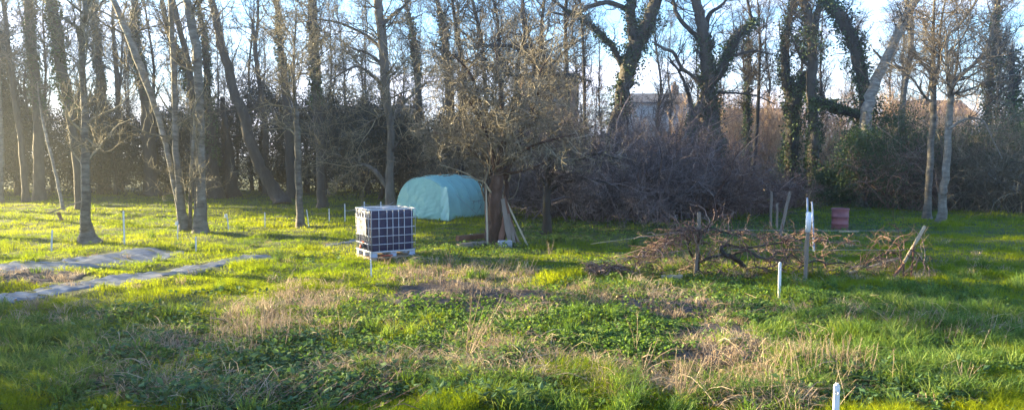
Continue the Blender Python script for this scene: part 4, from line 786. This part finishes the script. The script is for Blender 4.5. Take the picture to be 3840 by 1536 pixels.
# ------------------------------------------------------------------ dark sheets on the ground
def sheet(pts, label, n=150, seed=0, lift=.022):
    h = len(pts) // 2
    T = np.array([GD(*p)[:2] for p in pts[:h]]); Bt = np.array([GD(*p)[:2] for p in pts[h:][::-1]])
    def rs_(A, n): s = np.concatenate([[0], np.cumsum(np.linalg.norm(np.diff(A, axis=0), axis=1))]); u = np.linspace(0, s[-1], n); return np.stack([np.interp(u, s, A[:, k]) for k in (0, 1)], 1)
    T, Bt = rs_(T, n), rs_(Bt, n); r_ = np.random.default_rng(seed); e = np.cumsum(r_.normal(size=(n, 1)) * .03, 0); e -= np.linspace(e[0, 0], e[-1, 0], n)[:, None]
    T = T + (T - Bt) * e * .35; Bt = Bt - (T - Bt) * e[::-1] * .35; m = 16; V = []
    for j in range(m):
        f = j / (m - 1); q = T * (1 - f) + Bt * f; x, y = q[:, 0], q[:, 1]
        z = hz(x, y) + lift + .012 * np.sin(x * 5 + y * 3 + 2 * np.sin(y * 2)) + .012 * np.sin(x * 2 - y * 9 + 1.5 * np.sin(x * 3)) + .012 * np.sin(x * 13 + y * 17)
        if j in (0, m - 1): z = z - lift * 1.4
        V.append(np.column_stack([q, z]))
    b = MB(); b.add(np.concatenate(V), [[j * n + i, j * n + i + 1, (j + 1) * n + i + 1, (j + 1) * n + i] for j in range(m - 1) for i in range(n - 1)])
    c = np.concatenate(V).mean(0); c[2] = float(hz(c[0], c[1])); o = b.build('ground_sheet', MATS['tarp'], loc=c); tag(o, label, 'ground sheet'); return o
sheet([(-400, 1052), (0, 1000), (300, 962), (560, 932), (690, 944), (620, 968), (350, 998), (0, 1042), (-400, 1098), (-500, 1112)][:5] + [(690, 948), (620, 968), (350, 998), (0, 1042), (-400, 1098)], 'wrinkled dark grey weed sheet, the farther of two on the grass', seed=1)
sheet([(-400, 1170), (0, 1105), (380, 1042), (650, 1000), (1000, 956), (1112, 957), (1114, 960), (900, 988), (640, 1040), (400, 1078), (0, 1138), (-400, 1210)], 'long wrinkled pale grey weed sheet, the nearer of two, running towards the tote', seed=2)
sheet([(1218, 914), (1330, 905), (1340, 912), (1226, 923)], 'small dark blue sheet lying in the grass left of the tote', n=30, seed=3)

# ------------------------------------------------------------------ white stakes
def stake(px, ytop, ybot, label, w=.035, dx=0, hook=False, m='white_paint', name='white_stake', cat='stake', group='white stakes across the garden', split=True):
    base = GD(px, ybot); d = base[1]; tp = PT(px + dx, ytop, d); H = tp[2] - base[2]
    mb = MB(); s = tp - base; e = np.array([w, 0, 0]); n = 5
    P = [base * 0 + np.array([0, 0, -.12]), s * .5, s]
    # angled profile: an L-section batten
    V = []; prof = [(-.5, -.25), (.5, -.25), (.5, .25), (-.5, .25)]
    for p in P:
        for a_, b_ in prof: V.append(p + np.array([a_ * w, b_ * w, 0]))
    Q = [[k * 4 + j, k * 4 + (j + 1) % 4, (k + 1) * 4 + (j + 1) % 4, (k + 1) * 4 + j] for k in range(2) for j in range(4)] + [[8, 9, 10, 11]]
    mb.add(V, Q)
    mb.tube([s * .99 + [0, 0, -.01], s + [0, 0, .015]], w * .35, 6)
    if hook: mb.tube([s * .97, s * .97 + [-.05, 0, .02], s * .9 + [-.07, 0, 0]], .012, 6); mb.box(s * .93 + [-.05, -.01, -.03], (.05, .03, .09), None, .006)
    root = thing(name, label, cat, base, group); mb.build('post', MATS[m], root, smooth=False)
    if split:
        b = MB(); b.box(s * .86 + [0, -w * .3, 0], (w * .5, .012, .04), None, .003); b.tube([s * .80 + [0, -w * .25, 0], s * .80 + [0, -w * .7, .01], s * .83 + [0, -w * .7, .015]], .005, 5); b.build('clip', MATS['galvanised'], root)
    return root
for a in [(2922, 985, 1127, 'thick white stake standing alone in front of the vines', .045, 3), (3132, 1441, 1610, 'nearest white stake, rising from the bottom edge of the photo', .05, 6), (1393, 972, 1042, 'short white stake directly in front of the tote', .028, -3),
          (192, 862, 946, 'white stake left of the pale flared tree', .035, 4), (467, 792, 918, 'tallest white stake, between the pale flared tree and the clump', .04, -4), (665, 830, 896, 'white hooked stake at the left foot of the pale clump', .03, 2, True),
          (735, 888, 941, 'short white stake in front of the pale clump', .035, -1), (859, 802, 869, 'tilted white stake right of the pale clump', .035, -9, True), (994, 797, 857, 'white stake between the clump and the straight pale tree', .032, -1),
          (1159, 787, 852, 'leaning white stake right beside the straight pale tree', .028, -9), (1235, 783, 836, 'white stake left of the pair before the tote', .035, -1), (1294, 765, 833, 'white stake nearest the left side of the tote', .035, -1),
          (1368, 757, 815, 'roped blue-grey stake behind the left of the tote', .045, -2), (1430, 757, 815, 'roped blue-grey stake behind the middle of the tote', .045, -2)]:
    px, yt, yb, lb, w, dx = a[:6]; stake(px, yt, yb, lb, w, dx, len(a) > 6)
b = MB(); A0 = PT(1296, 790, dep(830)); A1 = PT(1367, 765, dep(815)); A2 = PT(1429, 765, dep(815)); A3 = PT(1475, 758, 29.5); P = []
for a_, c_ in ((A0, A1), (A1, A2), (A2, A3)):
    for t in np.linspace(0, 1, 7): P.append(a_ * (1 - t) + c_ * t + np.array([0, 0, -.16 * t * (1 - t) * 4 * .5]))
tag(b.tube(P, .012, 6) or b.build('rope', MATS['rope'], loc=A1), 'sagging rope strung between the stakes behind the tote', 'rope')

# ------------------------------------------------------------------ planks, blocks by the old tree
dT = dep(918)
def plank(p0, p1, w, t, label, m='old_wood', name='plank', cat='plank', group=None, bend=0):
    p0, p1 = np.array(p0), np.array(p1); n = 8; T = p1 - p0; u = nrm(T); s = nrm(np.cross(u, [0, 1, 0.1])); nn = np.cross(s, u); V = []; r_ = np.random.default_rng(int(abs(p1[0] * 991)) + 3)
    for k in range(n + 1):
        c = p0 + T * k / n - p0 + nn * bend * math.sin(math.pi * k / n); wk = w * (1 + .12 * r_.normal() * (0 < k < n))
        for a_, b_ in ((-.5, -.5), (.5, -.5), (.5, .5), (-.5, .5)): V.append(c + s * a_ * wk + nn * b_ * t)
    b = MB(); b.add(V, [[k * 4 + j, k * 4 + (j + 1) % 4, (k + 1) * 4 + (j + 1) % 4, (k + 1) * 4 + j] for k in range(n) for j in range(4)] + [[3, 2, 1, 0], [n * 4, n * 4 + 1, n * 4 + 2, n * 4 + 3]])
    o = b.build(name, MATS[m], loc=(0, 0, 0), smooth=False); o.location = [float(c) for c in p0]; tag(o, label, cat, group); return o
z3 = lambda x, y: (x / ZS + 1640, y / ZS)
def gp(x, y, d): px, py = z3(x, y); return PT(px, py, d)
def onground(x, d): p = gp(x, 900, d); return np.array([p[0], d, float(hz(p[0], d)) - .03])
plank(onground(370, 19.9), gp(280, 815, 20.25), .045, .03, 'long thin pale pole leaning on the old tree from the right', 'pale_pole', 'leaning_pole', 'pole')
plank(onground(296, 19.8), gp(263, 800, 20.15), .12, .03, 'wide grey plank leaning on the old split trunk', 'old_wood')
plank(onground(316, 19.75), gp(284, 860, 20.1), .08, .03, 'shorter splintered plank right of the wide grey one', 'old_wood', bend=.03)
plank(onground(328, 19.9), gp(270, 790, 20.3), .07, .03, 'narrow reddish lath behind the grey planks', 'dark_wood')
plank(onground(340, 19.8), gp(292, 890, 20.1), .05, .03, 'narrow grey lath next to the long pale pole', 'old_wood')
plank(onground(202, 19.9), gp(196, 740, 20.3), .05, .04, 'upright pale stick against the left of the old trunk', 'pale_pole', 'stick', 'stick')
plank(onground(250, 19.85), gp(275, 850, 20.12), .14, .03, 'dark red-brown board propped on the old trunk', 'dark_wood')
b = MB(); q = onground(272, 19.6); b.box([0, 0, .11], (.36, .22, .20), basis((.96, .2)), .012); tag(b.build('concrete_block', MATS['concrete'], loc=(0, 0, 0), smooth=False), 'grey concrete block at the foot of the old tree', 'block').location = [float(c) for c in q]
for k, (x0, y0, x1, y1, zz, lb) in enumerate([(80, 985, 205, 962, .12, 'dark timber lying at the top of the low stack left of the old tree'), (82, 1000, 190, 985, .02, 'pale timber at the bottom of the low stack left of the old tree')]):
    a_ = GD(*z3(x0, y0 + 8)); c_ = GD(*z3(x1, y1 + 8)); a_[2] += zz + .05; c_[2] += zz + .05; plank(a_, c_, .14, .10, lb, 'dark_wood' if k == 0 else 'old_wood', 'timber', 'timber')

# ------------------------------------------------------------------ vine row, posts, barrel
zv = lambda x, y: (x / 1.84 + 2160, y / 1.84 + 680)
def vp(x, y, d): return PT(*zv(x, y), d)
DV = dep(1030)
def post(x0, y0, x1, y1, w, label, m='old_wood', d=None, name='wooden_post', cap=None):
    d = d or dep(zv(x0, y0)[1]); base = vp(x0, y0, d); base[2] = float(hz(base[0], base[1])); tp = vp(x1, y1, d); root = thing(name, label, 'post', base); s = tp - base; n = 7; r_ = np.random.default_rng(int(x0))
    P = np.array([s * t for t in np.linspace(0, 1, n)]); P[0, 2] -= .15; P[1:-1] += r_.normal(size=(n - 2, 3)) * w * .06; b = MB(); b.tube(P, w / 2 * (1 + .08 * r_.normal(size=n)), 7); b.build('shaft', MATS[m], root, smooth=False)
    if cap: b = MB(); b.tube([s * cap[0], s * 1.005], w * .62, 12); b.build('sleeve', MATS[cap[1]], root)
    return root
post(825, 640, 850, 212, .085, 'weathered wooden post wrapped in vine canes, left of the row', d=DV)
post(1578, 680, 1608, 214, .085, 'stout post in the vine row with a pale sleeve on top', m='old_wood', d=dep(1052), cap=(.72, 'white_paint'))
post(1640, 560, 1627, 140, .05, 'tall thin bluish pole beside the sleeved post', 'pale_plastic', 19)
post(1600, 560, 1595, 112, .045, 'tallest thin bluish pole just behind the sleeved post', 'pale_plastic', 20)
post(1405, 420, 1475, 68, .10, 'leaning grey wooden post behind the vines', d=22)
post(1342, 330, 1347, 70, .09, 'upright grey wooden post behind the vines, leftmost of three', d=25)
post(1385, 330, 1387, 150, .08, 'short grey wooden post between two taller ones', d=24)
post(2312, 650, 2330, 450, .035, 'thin brown stick post near the right end of the vines', 'dark_wood', d=15.2)
post(2175, 690, 2262, 565, .06, 'short dark leaning stake at the right end of the vines', 'dark_wood', d=14.6)
plank(vp(2262, 560, 15.2) * [1, 1, 0] + [0, 0, float(vp(2262, 560, 15.2)[2])], vp(2408, 308, 15.4), .055, .035, 'pale bamboo-coloured pole sticking up from the right end of the vines', 'pale_pole', 'leaning_pole', 'pole')
plank(vp(1760, 665, 14.8), vp(2230, 528, 15.6), .035, .03, 'long pale rail slanting through the right end of the vines', 'pale_pole', 'rail', 'rail')
plank(vp(1815, 345, 18.8), vp(1950, 345, 18.8), .018, .018, 'short white stick lying before the red barrel', 'pale_pole', 'stick', 'stick')
# wires
b = MB()
for z in (.55, .95): b.tube([vp(100, 600, DV) * [1, 1, 0] + [0, 0, z - .3], vp(830, 600, DV) * [1, 1, 0] + [0, 0, z], vp(1590, 640, DV - .2) * [1, 1, 0] + [0, 0, z], vp(2270, 640, DV - .2) * [1, 1, 0] + [0, 0, z]], .003, 4)
tag(b.build('support_wire', MATS['rope'], loc=(0, 0, 0)), 'thin support wires strung along the vine posts', 'wire')
def vine(label, stems, seed, n1, canes_at=None, l1=.5):
    r_ = np.random.default_rng(seed); base = vp(stems[0][0][0], stems[0][0][1], DV); base[2] = float(hz(base[0], base[1])); root = thing('grape_vine', label, 'vine', base, 'vines along the wire'); tb = MB(); real = []
    for si, st in enumerate(stems):
        P = np.array([vp(x, y, DV + .18 * math.sin(i * 1.1 + si)) for i, (x, y, w) in enumerate(st)]); R_ = np.array([w / 1.84 / F * DV / 2 for _, _, w in st])
        if si == 0: P[0, 2] = base[2] - .06
        Pp, Rr = smooth_poly(P, R_, 5); Pp += r_.normal(size=Pp.shape) * Rr[:, None] * .16; tb.tubes((Pp - base)[None], Rr[None], 7, np.array([r_.random()])); real.append((Pp - base, Rr, np.linalg.norm(np.diff(Pp, axis=0), axis=1).sum()))
    tb.build('trunk', MATS['bark_dark'], root); cb = MB()
    for P, R_, ln in real:
        c = int(n1 * ln / sum(q[2] for q in real)); Pk, Rk, _ = resample(P, R_, 20)
        S, D, L_, R1 = kids(Pk[None], Rk[None], np.array([1.]), c, .2, (40, 90), 1, .5, r_, .004, .25); L_ = l1 * (.6 + 1.3 * r_.random(c)); R1 = .006 + .006 * r_.random(c)
        D[:, 0] += .7 * r_.normal(size=c); A, RA = grow(S, D, L_, R1, 9, .24, -.05, r_, .55); cb.tubes(A, RA, 4, r_.random(c))
        S, D, L2, R2 = kids(A, RA, L_, 4, .15, (30, 80), .55, .8, r_, .0028, .02); B, RB = grow(S, D, L2, R2, 5, .35, -.05, r_, .5); cb.tubes(B, RB, 3, r_.random(len(L2)))
    cb.build('canes', MATS['twig_russet'], root); return root
vine('gnarled vine with a thick S-curved trunk in the middle of the row', [[(1178, 645, 44), (1170, 605, 40), (1130, 560, 34), (1080, 522, 34), (1035, 505, 32), (1003, 470, 26), (1012, 446, 22), (1060, 440, 20)], [(1080, 520, 24), (1110, 488, 22), (1180, 478, 20), (1260, 520, 18), (1330, 530, 15), (1400, 482, 12), (1480, 465, 10), (1560, 460, 7)],
      [(1060, 440, 16), (1180, 455, 14), (1300, 440, 12), (1420, 420, 9), (1560, 400, 6)], [(1175, 600, 14), (1250, 590, 12), (1290, 600, 8), (1400, 560, 7), (1460, 500, 5)]], 1, 55)
vine('vine twisting round the left wooden post', [[(846, 640, 26), (840, 590, 24), (850, 552, 22), (900, 532, 18), (990, 512, 15), (1020, 500, 9)], [(825, 560, 20), (800, 510, 18), (772, 450, 12), (790, 400, 8)], [(845, 560, 20), (840, 450, 18), (850, 350, 14), (800, 320, 9), (720, 350, 6), (600, 430, 4)], [(850, 380, 12), (920, 320, 10), (1020, 350, 8), (1150, 370, 5)]], 2, 80)
vine('thin spreading vine right of the sleeved post', [[(1712, 662, 18), (1690, 605, 16), (1722, 570, 14), (1650, 545, 10), (1540, 600, 8), (1500, 640, 6)], [(1722, 570, 12), (1830, 560, 11), (1920, 590, 11), (1990, 590, 9), (2080, 520, 8), (2200, 480, 6)], [(1600, 545, 8), (1560, 560, 7), (1480, 500, 6), (1440, 570, 5)]], 3, 40)
vine('pale stringy vine hanging over the right end of the row', [[(2262, 655, 16), (2258, 590, 14), (2240, 520, 12), (2250, 470, 10), (2330, 480, 8), (2400, 560, 5)], [(2240, 510, 10), (2150, 490, 8), (2040, 540, 6), (1960, 600, 4)], [(2250, 480, 9), (2200, 420, 7), (2160, 400, 4)]], 4, 42)
# sloping tangle of canes at the left, and a heap of prunings
def heap(name, label, pts, seed, n, l, m='twig_russet', arch=1):
    r_ = np.random.default_rng(seed); P = np.array([vp(x, y, DV + .1) for x, y in pts]); c0_ = P[0].copy(); c0_[2] = float(hz(c0_[0], c0_[1])); t = r_.random(n) * (len(P) - 1); i = t.astype(int); w = (t - i)[:, None]; S = P[i] * (1 - w) + P[i + 1] * w
    S = S + r_.normal(size=S.shape) * np.array([.12, .2, .05]); S[:, 2] = np.maximum(S[:, 2], hz(S[:, 0], S[:, 1]) + .01); th = r_.random(n) * 6.28
    A, RA = grow(S - c0_, np.column_stack([np.cos(th), np.sin(th), .2 + .7 * r_.random(n)]), l * (.4 + 1.2 * r_.random(n)), .006 + .006 * r_.random(n), 8, .22, -.22 * arch, r_, .4)
    A[:, :, 2] = np.maximum(A[:, :, 2], hz((A + c0_)[:, :, 0], (A + c0_)[:, :, 1]) + .01 - c0_[2]); b = MB(); b.tubes(A, RA, 4, r_.random(n))
    S, D, L2, R2 = kids(A, RA, np.full(n, l), 3, .1, (30, 80), .4, .8, r_, .003, .0); B, RB = grow(S, D, L2, R2, 4, .3, -.08, r_, .5); B[:, :, 2] = np.maximum(B[:, :, 2], hz((B + c0_)[:, :, 0], (B + c0_)[:, :, 1]) + .006 - c0_[2]); b.tubes(B, RB, 3, r_.random(len(L2)))
    o = b.build(name, MATS[m], loc=(0, 0, 0)); o.location = [float(q) for q in c0_]; return tag(o, label, 'prunings', None, 'stuff')
heap('cane_tangle', 'slope of tangled reddish canes running down left from the left vine post', [(820, 320), (700, 380), (600, 430), (500, 500), (420, 560)], 11, 150, .38)
heap('pruning_heap', 'low heap of pruned canes at the left end of the vines', [(100, 605), (200, 600), (320, 610)], 12, 170, .24)
heap('cane_tangle', 'dry reddish canes lying along the top wire between the posts', [(860, 330), (1100, 370), (1400, 400), (1620, 380), (1800, 430)], 13, 90, .38, 'twig_russet', .6)
heap('cane_tangle', 'pale dead canes arching above the pruned heap', [(200, 560), (300, 540), (480, 520)], 14, 16, .5, 'straw', .9)
heap('bramble_strands', 'thin dark brambles trailing along the ground under the vines', [(500, 640), (1000, 650), (1500, 660), (2200, 660)], 15, 160, .5, 'twig_dark', .8)
# barrel
bx = GD(3149, 858); root = thing('red_barrel', 'faded red metal barrel standing behind the vine row', 'barrel', bx); b = MB()
prof = [(0, .24), (.02, .262), (.05, .262), (.2, .265), (.21, .277), (.23, .277), (.24, .265), (.42, .268), (.43, .282), (.45, .282), (.46, .268), (.62, .27), (.66, .285), (.68, .285), (.69, .27), (.67, .262), (.30, .25), (.29, .02)]
nn_ = 28; V = []
for z, r_ in prof:
    for j in range(nn_): V.append([r_ * math.cos(j * 2 * math.pi / nn_), r_ * math.sin(j * 2 * math.pi / nn_), z * 1.12])
b.add(V, [[k * nn_ + j, k * nn_ + (j + 1) % nn_, (k + 1) * nn_ + (j + 1) % nn_, (k + 1) * nn_ + j] for k in range(len(prof) - 1) for j in range(nn_)]); b.build('drum', MATS['barrel_paint'], root)
b = MB(); P = [[.287 * math.cos(t), .287 * math.sin(t), .67 * 1.12] for t in np.linspace(0, 2 * math.pi, 33)]; b.tube(P, .012, 6, cap=False); b.build('rim', MATS['barrel_paint'], root)

# ------------------------------------------------------------------ weed plants and stalks
def dock(px, py, label, n, L_, seed, m='cover'):
    r_ = np.random.default_rng(seed); base = GD(px, py); root = thing('dock_plant', label, 'plant', base, 'broad-leaved weeds in the foreground'); b = MB()
    for i in range(n):
        th = r_.random() * 6.28; el = .35 + .9 * r_.random(); ln = L_ * (.6 + .5 * r_.random()); w = ln * .30; dr = np.array([math.cos(th), math.sin(th), 0]); sd_ = np.array([-math.sin(th), math.cos(th), 0]); V = []; K = 7
        for k in range(K):
            t = k / (K - 1); c = dr * ln * (math.cos(el) * t + .2 * t * t) + np.array([0, 0, ln * (math.sin(el) * t - .55 * t * t)]) + dr * .02; wk = w * math.sin(math.pi * min(1, .12 + t * .86)) ** .8 * (.3 if k == 0 else 1) * .5
            rf = .012 * math.sin(k * 2.1 + i)
            V += [c + sd_ * wk + [0, 0, wk * .35 + rf], c, c - sd_ * wk + [0, 0, wk * .35 - rf]]
        b.add(V, [[k * 3 + j, k * 3 + j + 1, (k + 1) * 3 + j + 1, (k + 1) * 3 + j] for k in range(K - 1) for j in range(2)], None, .35 + .6 * r_.random())
    b.build('leaves', MATS[m], root); return root
for i, (px, py, lb, n, l) in enumerate([(2150, 1365, 'bright broad-leaved plant in front of the leafy bed, centre', 16, .24), (1530, 1310, 'green leafy plant left of the tall dead stalks', 16, .22), (330, 1480, 'large pale-green rosette at the bottom left', 24, .30), (430, 1500, 'big upright-leaved weed right of the bottom-left rosette', 22, .28),
                                        (280, 1420, 'dark leafy weed at the lower left', 16, .22), (700, 1470, 'yellow-green sprig at the bottom, left of centre', 10, .2), (1000, 1490, 'dark broad-leaved weed at the bottom, left of centre', 18, .22), (1780, 1480, 'clump of dark leaves at the bottom centre', 22, .22),
                                        (2440, 1390, 'pale leafy weed among the straw, right of centre', 12, .18), (3550, 1470, 'small yellow-green plant at the bottom right', 10, .16), (3000, 1290, 'bright green leaf cushion below the lone white stake', 26, .2), (1440, 1140, 'small bright weed left of the wet soil', 8, .14), (2070, 905, 'green tuft of leaves right of the long pale pole', 18, .3)]):
    dock(px, py, lb, n, l, 600 + i)
def stalks(px, py, label, seed, n, H, lean, spread=.12, m='straw', r=.004):
    r_ = np.random.default_rng(seed); base = GD(px, py); few = n < 26; k_ = .03 if few else 1; S = np.column_stack([r_.normal(size=n) * spread * k_, r_.normal(size=n) * spread * k_, np.full(n, -.02)]); D = np.column_stack([lean + r_.normal(size=n) * (.15 + few * spread), r_.normal(size=n) * (.15 + few * spread), np.ones(n)])
    Ln = H * (.45 + .6 * r_.random(n)); A, RA = grow(S, D, Ln, np.full(n, r), 8, .06, 0, r_, .55); b = MB(); b.tubes(A, RA, 4, r_.random(n)); S, D, L2, R2 = kids(A, RA, Ln, 7, .35, (20, 50), .14, .6, r_, .002, .3); B, RB = grow(S, D, L2, R2, 4, .2, 0, r_, .4); b.tubes(B, RB, 3, r_.random(len(L2)))
    o = b.build('dead_stalks', MATS[m], loc=(0, 0, 0)); o.location = [float(c) for c in base]; return tag(o, label, 'dead weed', 'dead weed stalks', None if few else 'stuff')
for i, a in enumerate([(1745, 1345, 'tallest spray of dead stalks leaning right, rising from the centre foreground', 11, 1.15, .42, .06), (1610, 1060, 'pinkish dead weeds right of the tote', 60, .42, .05, .35, 'twig_russet'), (1690, 1010, 'upright rusty dock spike behind the pinkish weeds', 7, .5, .0, .04, 'twig_russet'),
                       (1900, 1030, 'dead stems leaning right in the middle bed', 26, .42, .5, .25), (2060, 955, 'pale dead stalks right of the small trunk', 9, .45, .15, .08), (2380, 1330, 'single spindly dead stalk among the low leaves', 3, .55, .1, .02), (2410, 1400, 'sparse pale stalks right of centre', 8, .5, .1, .15),
                       (2550, 1500, 'loose pale stalks at the bottom, right of centre', 14, .6, .2, .2), (3090, 1420, 'dense upright straw stalks left of the nearest white stake', 70, .5, .0, .28, 'straw'), (2900, 1480, 'thin straw stalks at the bottom beside the dense ones', 40, .42, .1, .35), (3610, 1470, 'small pale dead spray at the bottom right', 10, .34, .2, .05),
                       (3700, 1280, 'dead stalk spray leaning right at the right', 10, .45, .5, .08), (970, 1270, 'pale feathery dead grass mound in the left foreground', 150, .42, .05, .33, 'straw'), (1110, 1130, 'pinkish-tan dead mound left of the wet soil', 90, .26, .1, .4, 'straw'), (1000, 1500, 'flattened dead twigs at the bottom, left of centre', 40, .5, 1.6, .25, 'twig_russet'),
                       (1250, 1510, 'second heap of flattened dead twigs at the bottom', 40, .5, 1.4, .3, 'twig_russet'), (560, 1360, 'dark brown dead weeds in the shaded left foreground', 60, .25, .1, .4, 'twig_russet'), (3500, 1250, 'pale dead grass heads in the long grass at right', 60, .4, .3, .45)]):
    stalks(a[0], a[1], a[2], 700 + i, *a[3:7], *( [a[7]] if len(a) > 7 else []), **({} ))
# driftwood-like branches and stones
plank(GD(2480, 1040) + [0, 0, .05], GD(2560, 1045) + [0, 0, .06], .09, .04, 'pale weathered board lying under the pruned canes', 'pale_pole', 'board', 'board')
for i, (px, py, s, lb) in enumerate([(1768, 884, .07, 'small white stone on the lawn left of the old tree'), (2395, 1057, .05, 'white stone below the pruned heap'), (2573, 1025, .05, 'pale stone near the left vine post')]):
    r_ = np.random.default_rng(i); V, Q = rounded(-s, s, -s * .8, s * .8, -s * .5, s * .6, s * .45, 6); V += r_.normal(size=V.shape) * 0; b = MB(); b.add(V, Q); p = GD(px, py); o = b.build('stone', MATS['white_paint'], loc=(0, 0, 0)); o.location = [float(c) for c in p + [0, 0, s * .3]]; tag(o, lb, 'stone')
plank(GD(150 + 20, 800) , PT(330, 745, 30.5), .06, .05, 'fallen pale branch propped on the grass at the far left', 'old_wood', 'fallen_branch', 'branch')
plank(GD(232, 826), PT(218, 796, dep(826)), .10, .06, 'short split log tilted in the sunlit grass at left', 'dark_wood', 'log', 'log')

# ------------------------------------------------------------------ houses beyond the trees
pmat('brick', (.24, .15, .115), .9, 0, (.2, 14), .25, 3); pmat('render_wall', (.40, .38, .37), .9, 0, var=.08, nscale=2); pmat('slate', (.085, .08, .085), .8, 0, (.3, 6), .3, 2); pmat('tile', (.19, .10, .07), .85, 0, (.3, 8), .3, 2); pmat('glass', (.03, .04, .05), .1, 0, var=.1, spec=.7)
def house(pxc, yeave, Y, w, dp, label, wall, roof, rh=2.0, flat=False, win=((-.3, .45), (.1, .45), (.34, .45)), chim=.3, rz=.1):
    x = float(PT(pxc, 500, Y)[0]); He = float(PT(pxc, yeave, Y)[2]); root = thing('house', label, 'house', (x, Y, 0)); root.rotation_euler.z = rz
    b = MB(); b.box([0, 0, He / 2 - .2], (w, dp, He + .4)); b.build('wall', MATS[wall], root, smooth=False)
    b = MB(); e = .3
    if flat: b.box([0, 0, He + .15], (w + .5, dp + .5, .3), None, .03)
    else:
        V = [[-w / 2 - e, -dp / 2 - e, He - .05], [w / 2 + e, -dp / 2 - e, He - .05], [w / 2 + e, dp / 2 + e, He - .05], [-w / 2 - e, dp / 2 + e, He - .05], [-w / 2 - e, 0, He + rh], [w / 2 + e, 0, He + rh]]
        V += [[p[0], p[1], p[2] + .15] for p in V]; b.add(V, [[6, 7, 11, 10], [8, 9, 10, 11], [0, 4, 5, 1], [2, 5, 4, 3], [0, 1, 7, 6], [2, 3, 9, 8]], [[0, 3, 4], [1, 5, 2], [6, 10, 9], [7, 8, 11]])
    rf = b.build('roof', MATS[roof], root, smooth=False)
    if chim is not None: b = MB(); b.box([w * chim, .2, He + rh + .2], (.7, .6, 1.6), None, .02); b.tube([[w * chim, .2, He + rh + 1], [w * chim, .2, He + rh + 1.35]], .14, 10); b.build('chimney', MATS['brick'], rf, smooth=False)
    for wx, wz in win:
        b = MB(); c = np.array([wx * w, -dp / 2 - .02, He * (wz + .1)]); s = 1.1
        for (dx, dz, sx, sz) in ((-s / 2, 0, .08, 1.3), (s / 2, 0, .08, 1.3), (0, .65, s + .08, .08), (0, -.65, s + .2, .1), (0, 0, .05, 1.25)): b.box(c + [dx, -.012, dz], (sx, .09, sz))
        fr = b.build('window', MATS['white_paint'], root, smooth=False); b = MB(); b.box(c + [0, .004, 0], (s - .06, .03, 1.22)); b.build('pane', MATS['glass'], fr, smooth=False)
    return root
house(1400, 440, 72, 9, 7, 'dark-roofed house glimpsed behind the tree at the tote', 'render_wall', 'slate', 1.0, rz=.05)
house(2052, 300, 70, 5.0, 6, 'tall plain brown brick block with a flat top behind the twiggy crowns', 'brick', 'slate', .0, flat=True, chim=None, win=((-.2, .7), (.2, .7)), rz=.03)
house(2440, 395, 78, 6.6, 7, 'pale rendered house with a grey roof and chimney between the two big ivy trees', 'render_wall', 'slate', 1.1, chim=.38, rz=-.05)
house(2790, 440, 82, 9, 7, 'low brick house with a russet tiled roof right of the big ivy tree', 'brick', 'tile', .9, rz=.08, chim=None)
house(3470, 440, 76, 6, 6, 'red-tiled house glimpsed beyond the two pale slim trunks', 'render_wall', 'tile', 1.6, chim=None, rz=-.1)

# ------------------------------------------------------------------ outside the picture: unseen hedge added on the left to shade the foreground
for i, (x, y, H) in enumerate([(-15.2, 14.8, 2.5), (-15.5, 13.2, 3.3), (-15.4, 11.4, 4.0), (-15.2, 9.4, 4.1), (-15.6, 7.2, 3.8), (-15.4, 5.0, 3.6), (-12.4, 8.8, 3.0), (-12.2, 6.6, 3.0)]):
    evergreen('shade_hedge', 'unseen hedge bush added left of the view to shade the foreground', 'hedge', x, y, H, 3.0, 500 + i, 9000, 'hedge added for its shade', low=.0, m='ivy', size=(.06, .11))

for i, (x, y, lo, H, w) in enumerate([(-31, 24.8, 10.2, 13, 3), (-31, 27.8, 10.0, 12.4, 1.7), (-33, 36.6, 7.6, 12, 3.0), (-33, 33.3, 8.2, 11.4, 2.2), (-33, 41, 5.8, 13, 3.8), (-34, 45.5, 3.5, 13, 4), (-37, 50, 1.6, 13, 4.8), (-40, 54.5, 1.4, 13, 5), (-42, 59, 1.4, 13, 5)]):  # unseen pines added as shade casters, crown heights set by where shade falls
    evergreen('shade_pine', 'unseen tall pine added left of the view to cast shade on the lawn', 'tree', x, y, H, w, 520 + i, 11000 if i < 4 else 20000, 'pines added for their shade', low=lo, size=(.12, .22))
# ------------------------------------------------------------------ haze volume added to imitate lens glare at the left
hm_ = bpy.data.materials.new('glare_volume'); hm_.use_nodes = True; n_ = hm_.node_tree; n_.nodes.clear(); o_ = n_.nodes.new('ShaderNodeOutputMaterial'); pv = n_.nodes.new('ShaderNodeVolumePrincipled')
pv.inputs['Color'].default_value = (.84, .92, 1.0, 1); pv.inputs['Density'].default_value = .0018; pv.inputs['Anisotropy'].default_value = .87; n_.links.new(pv.outputs[0], o_.inputs['Volume'])
b = MB(); b.box([0, 400, 9.5], (1416, 1016, 21.5)); hb_ = b.build('glare_haze', hm_, smooth=False); tag(hb_, 'thin pale haze added in place of lens glare', 'glare_haze', kind='stuff')
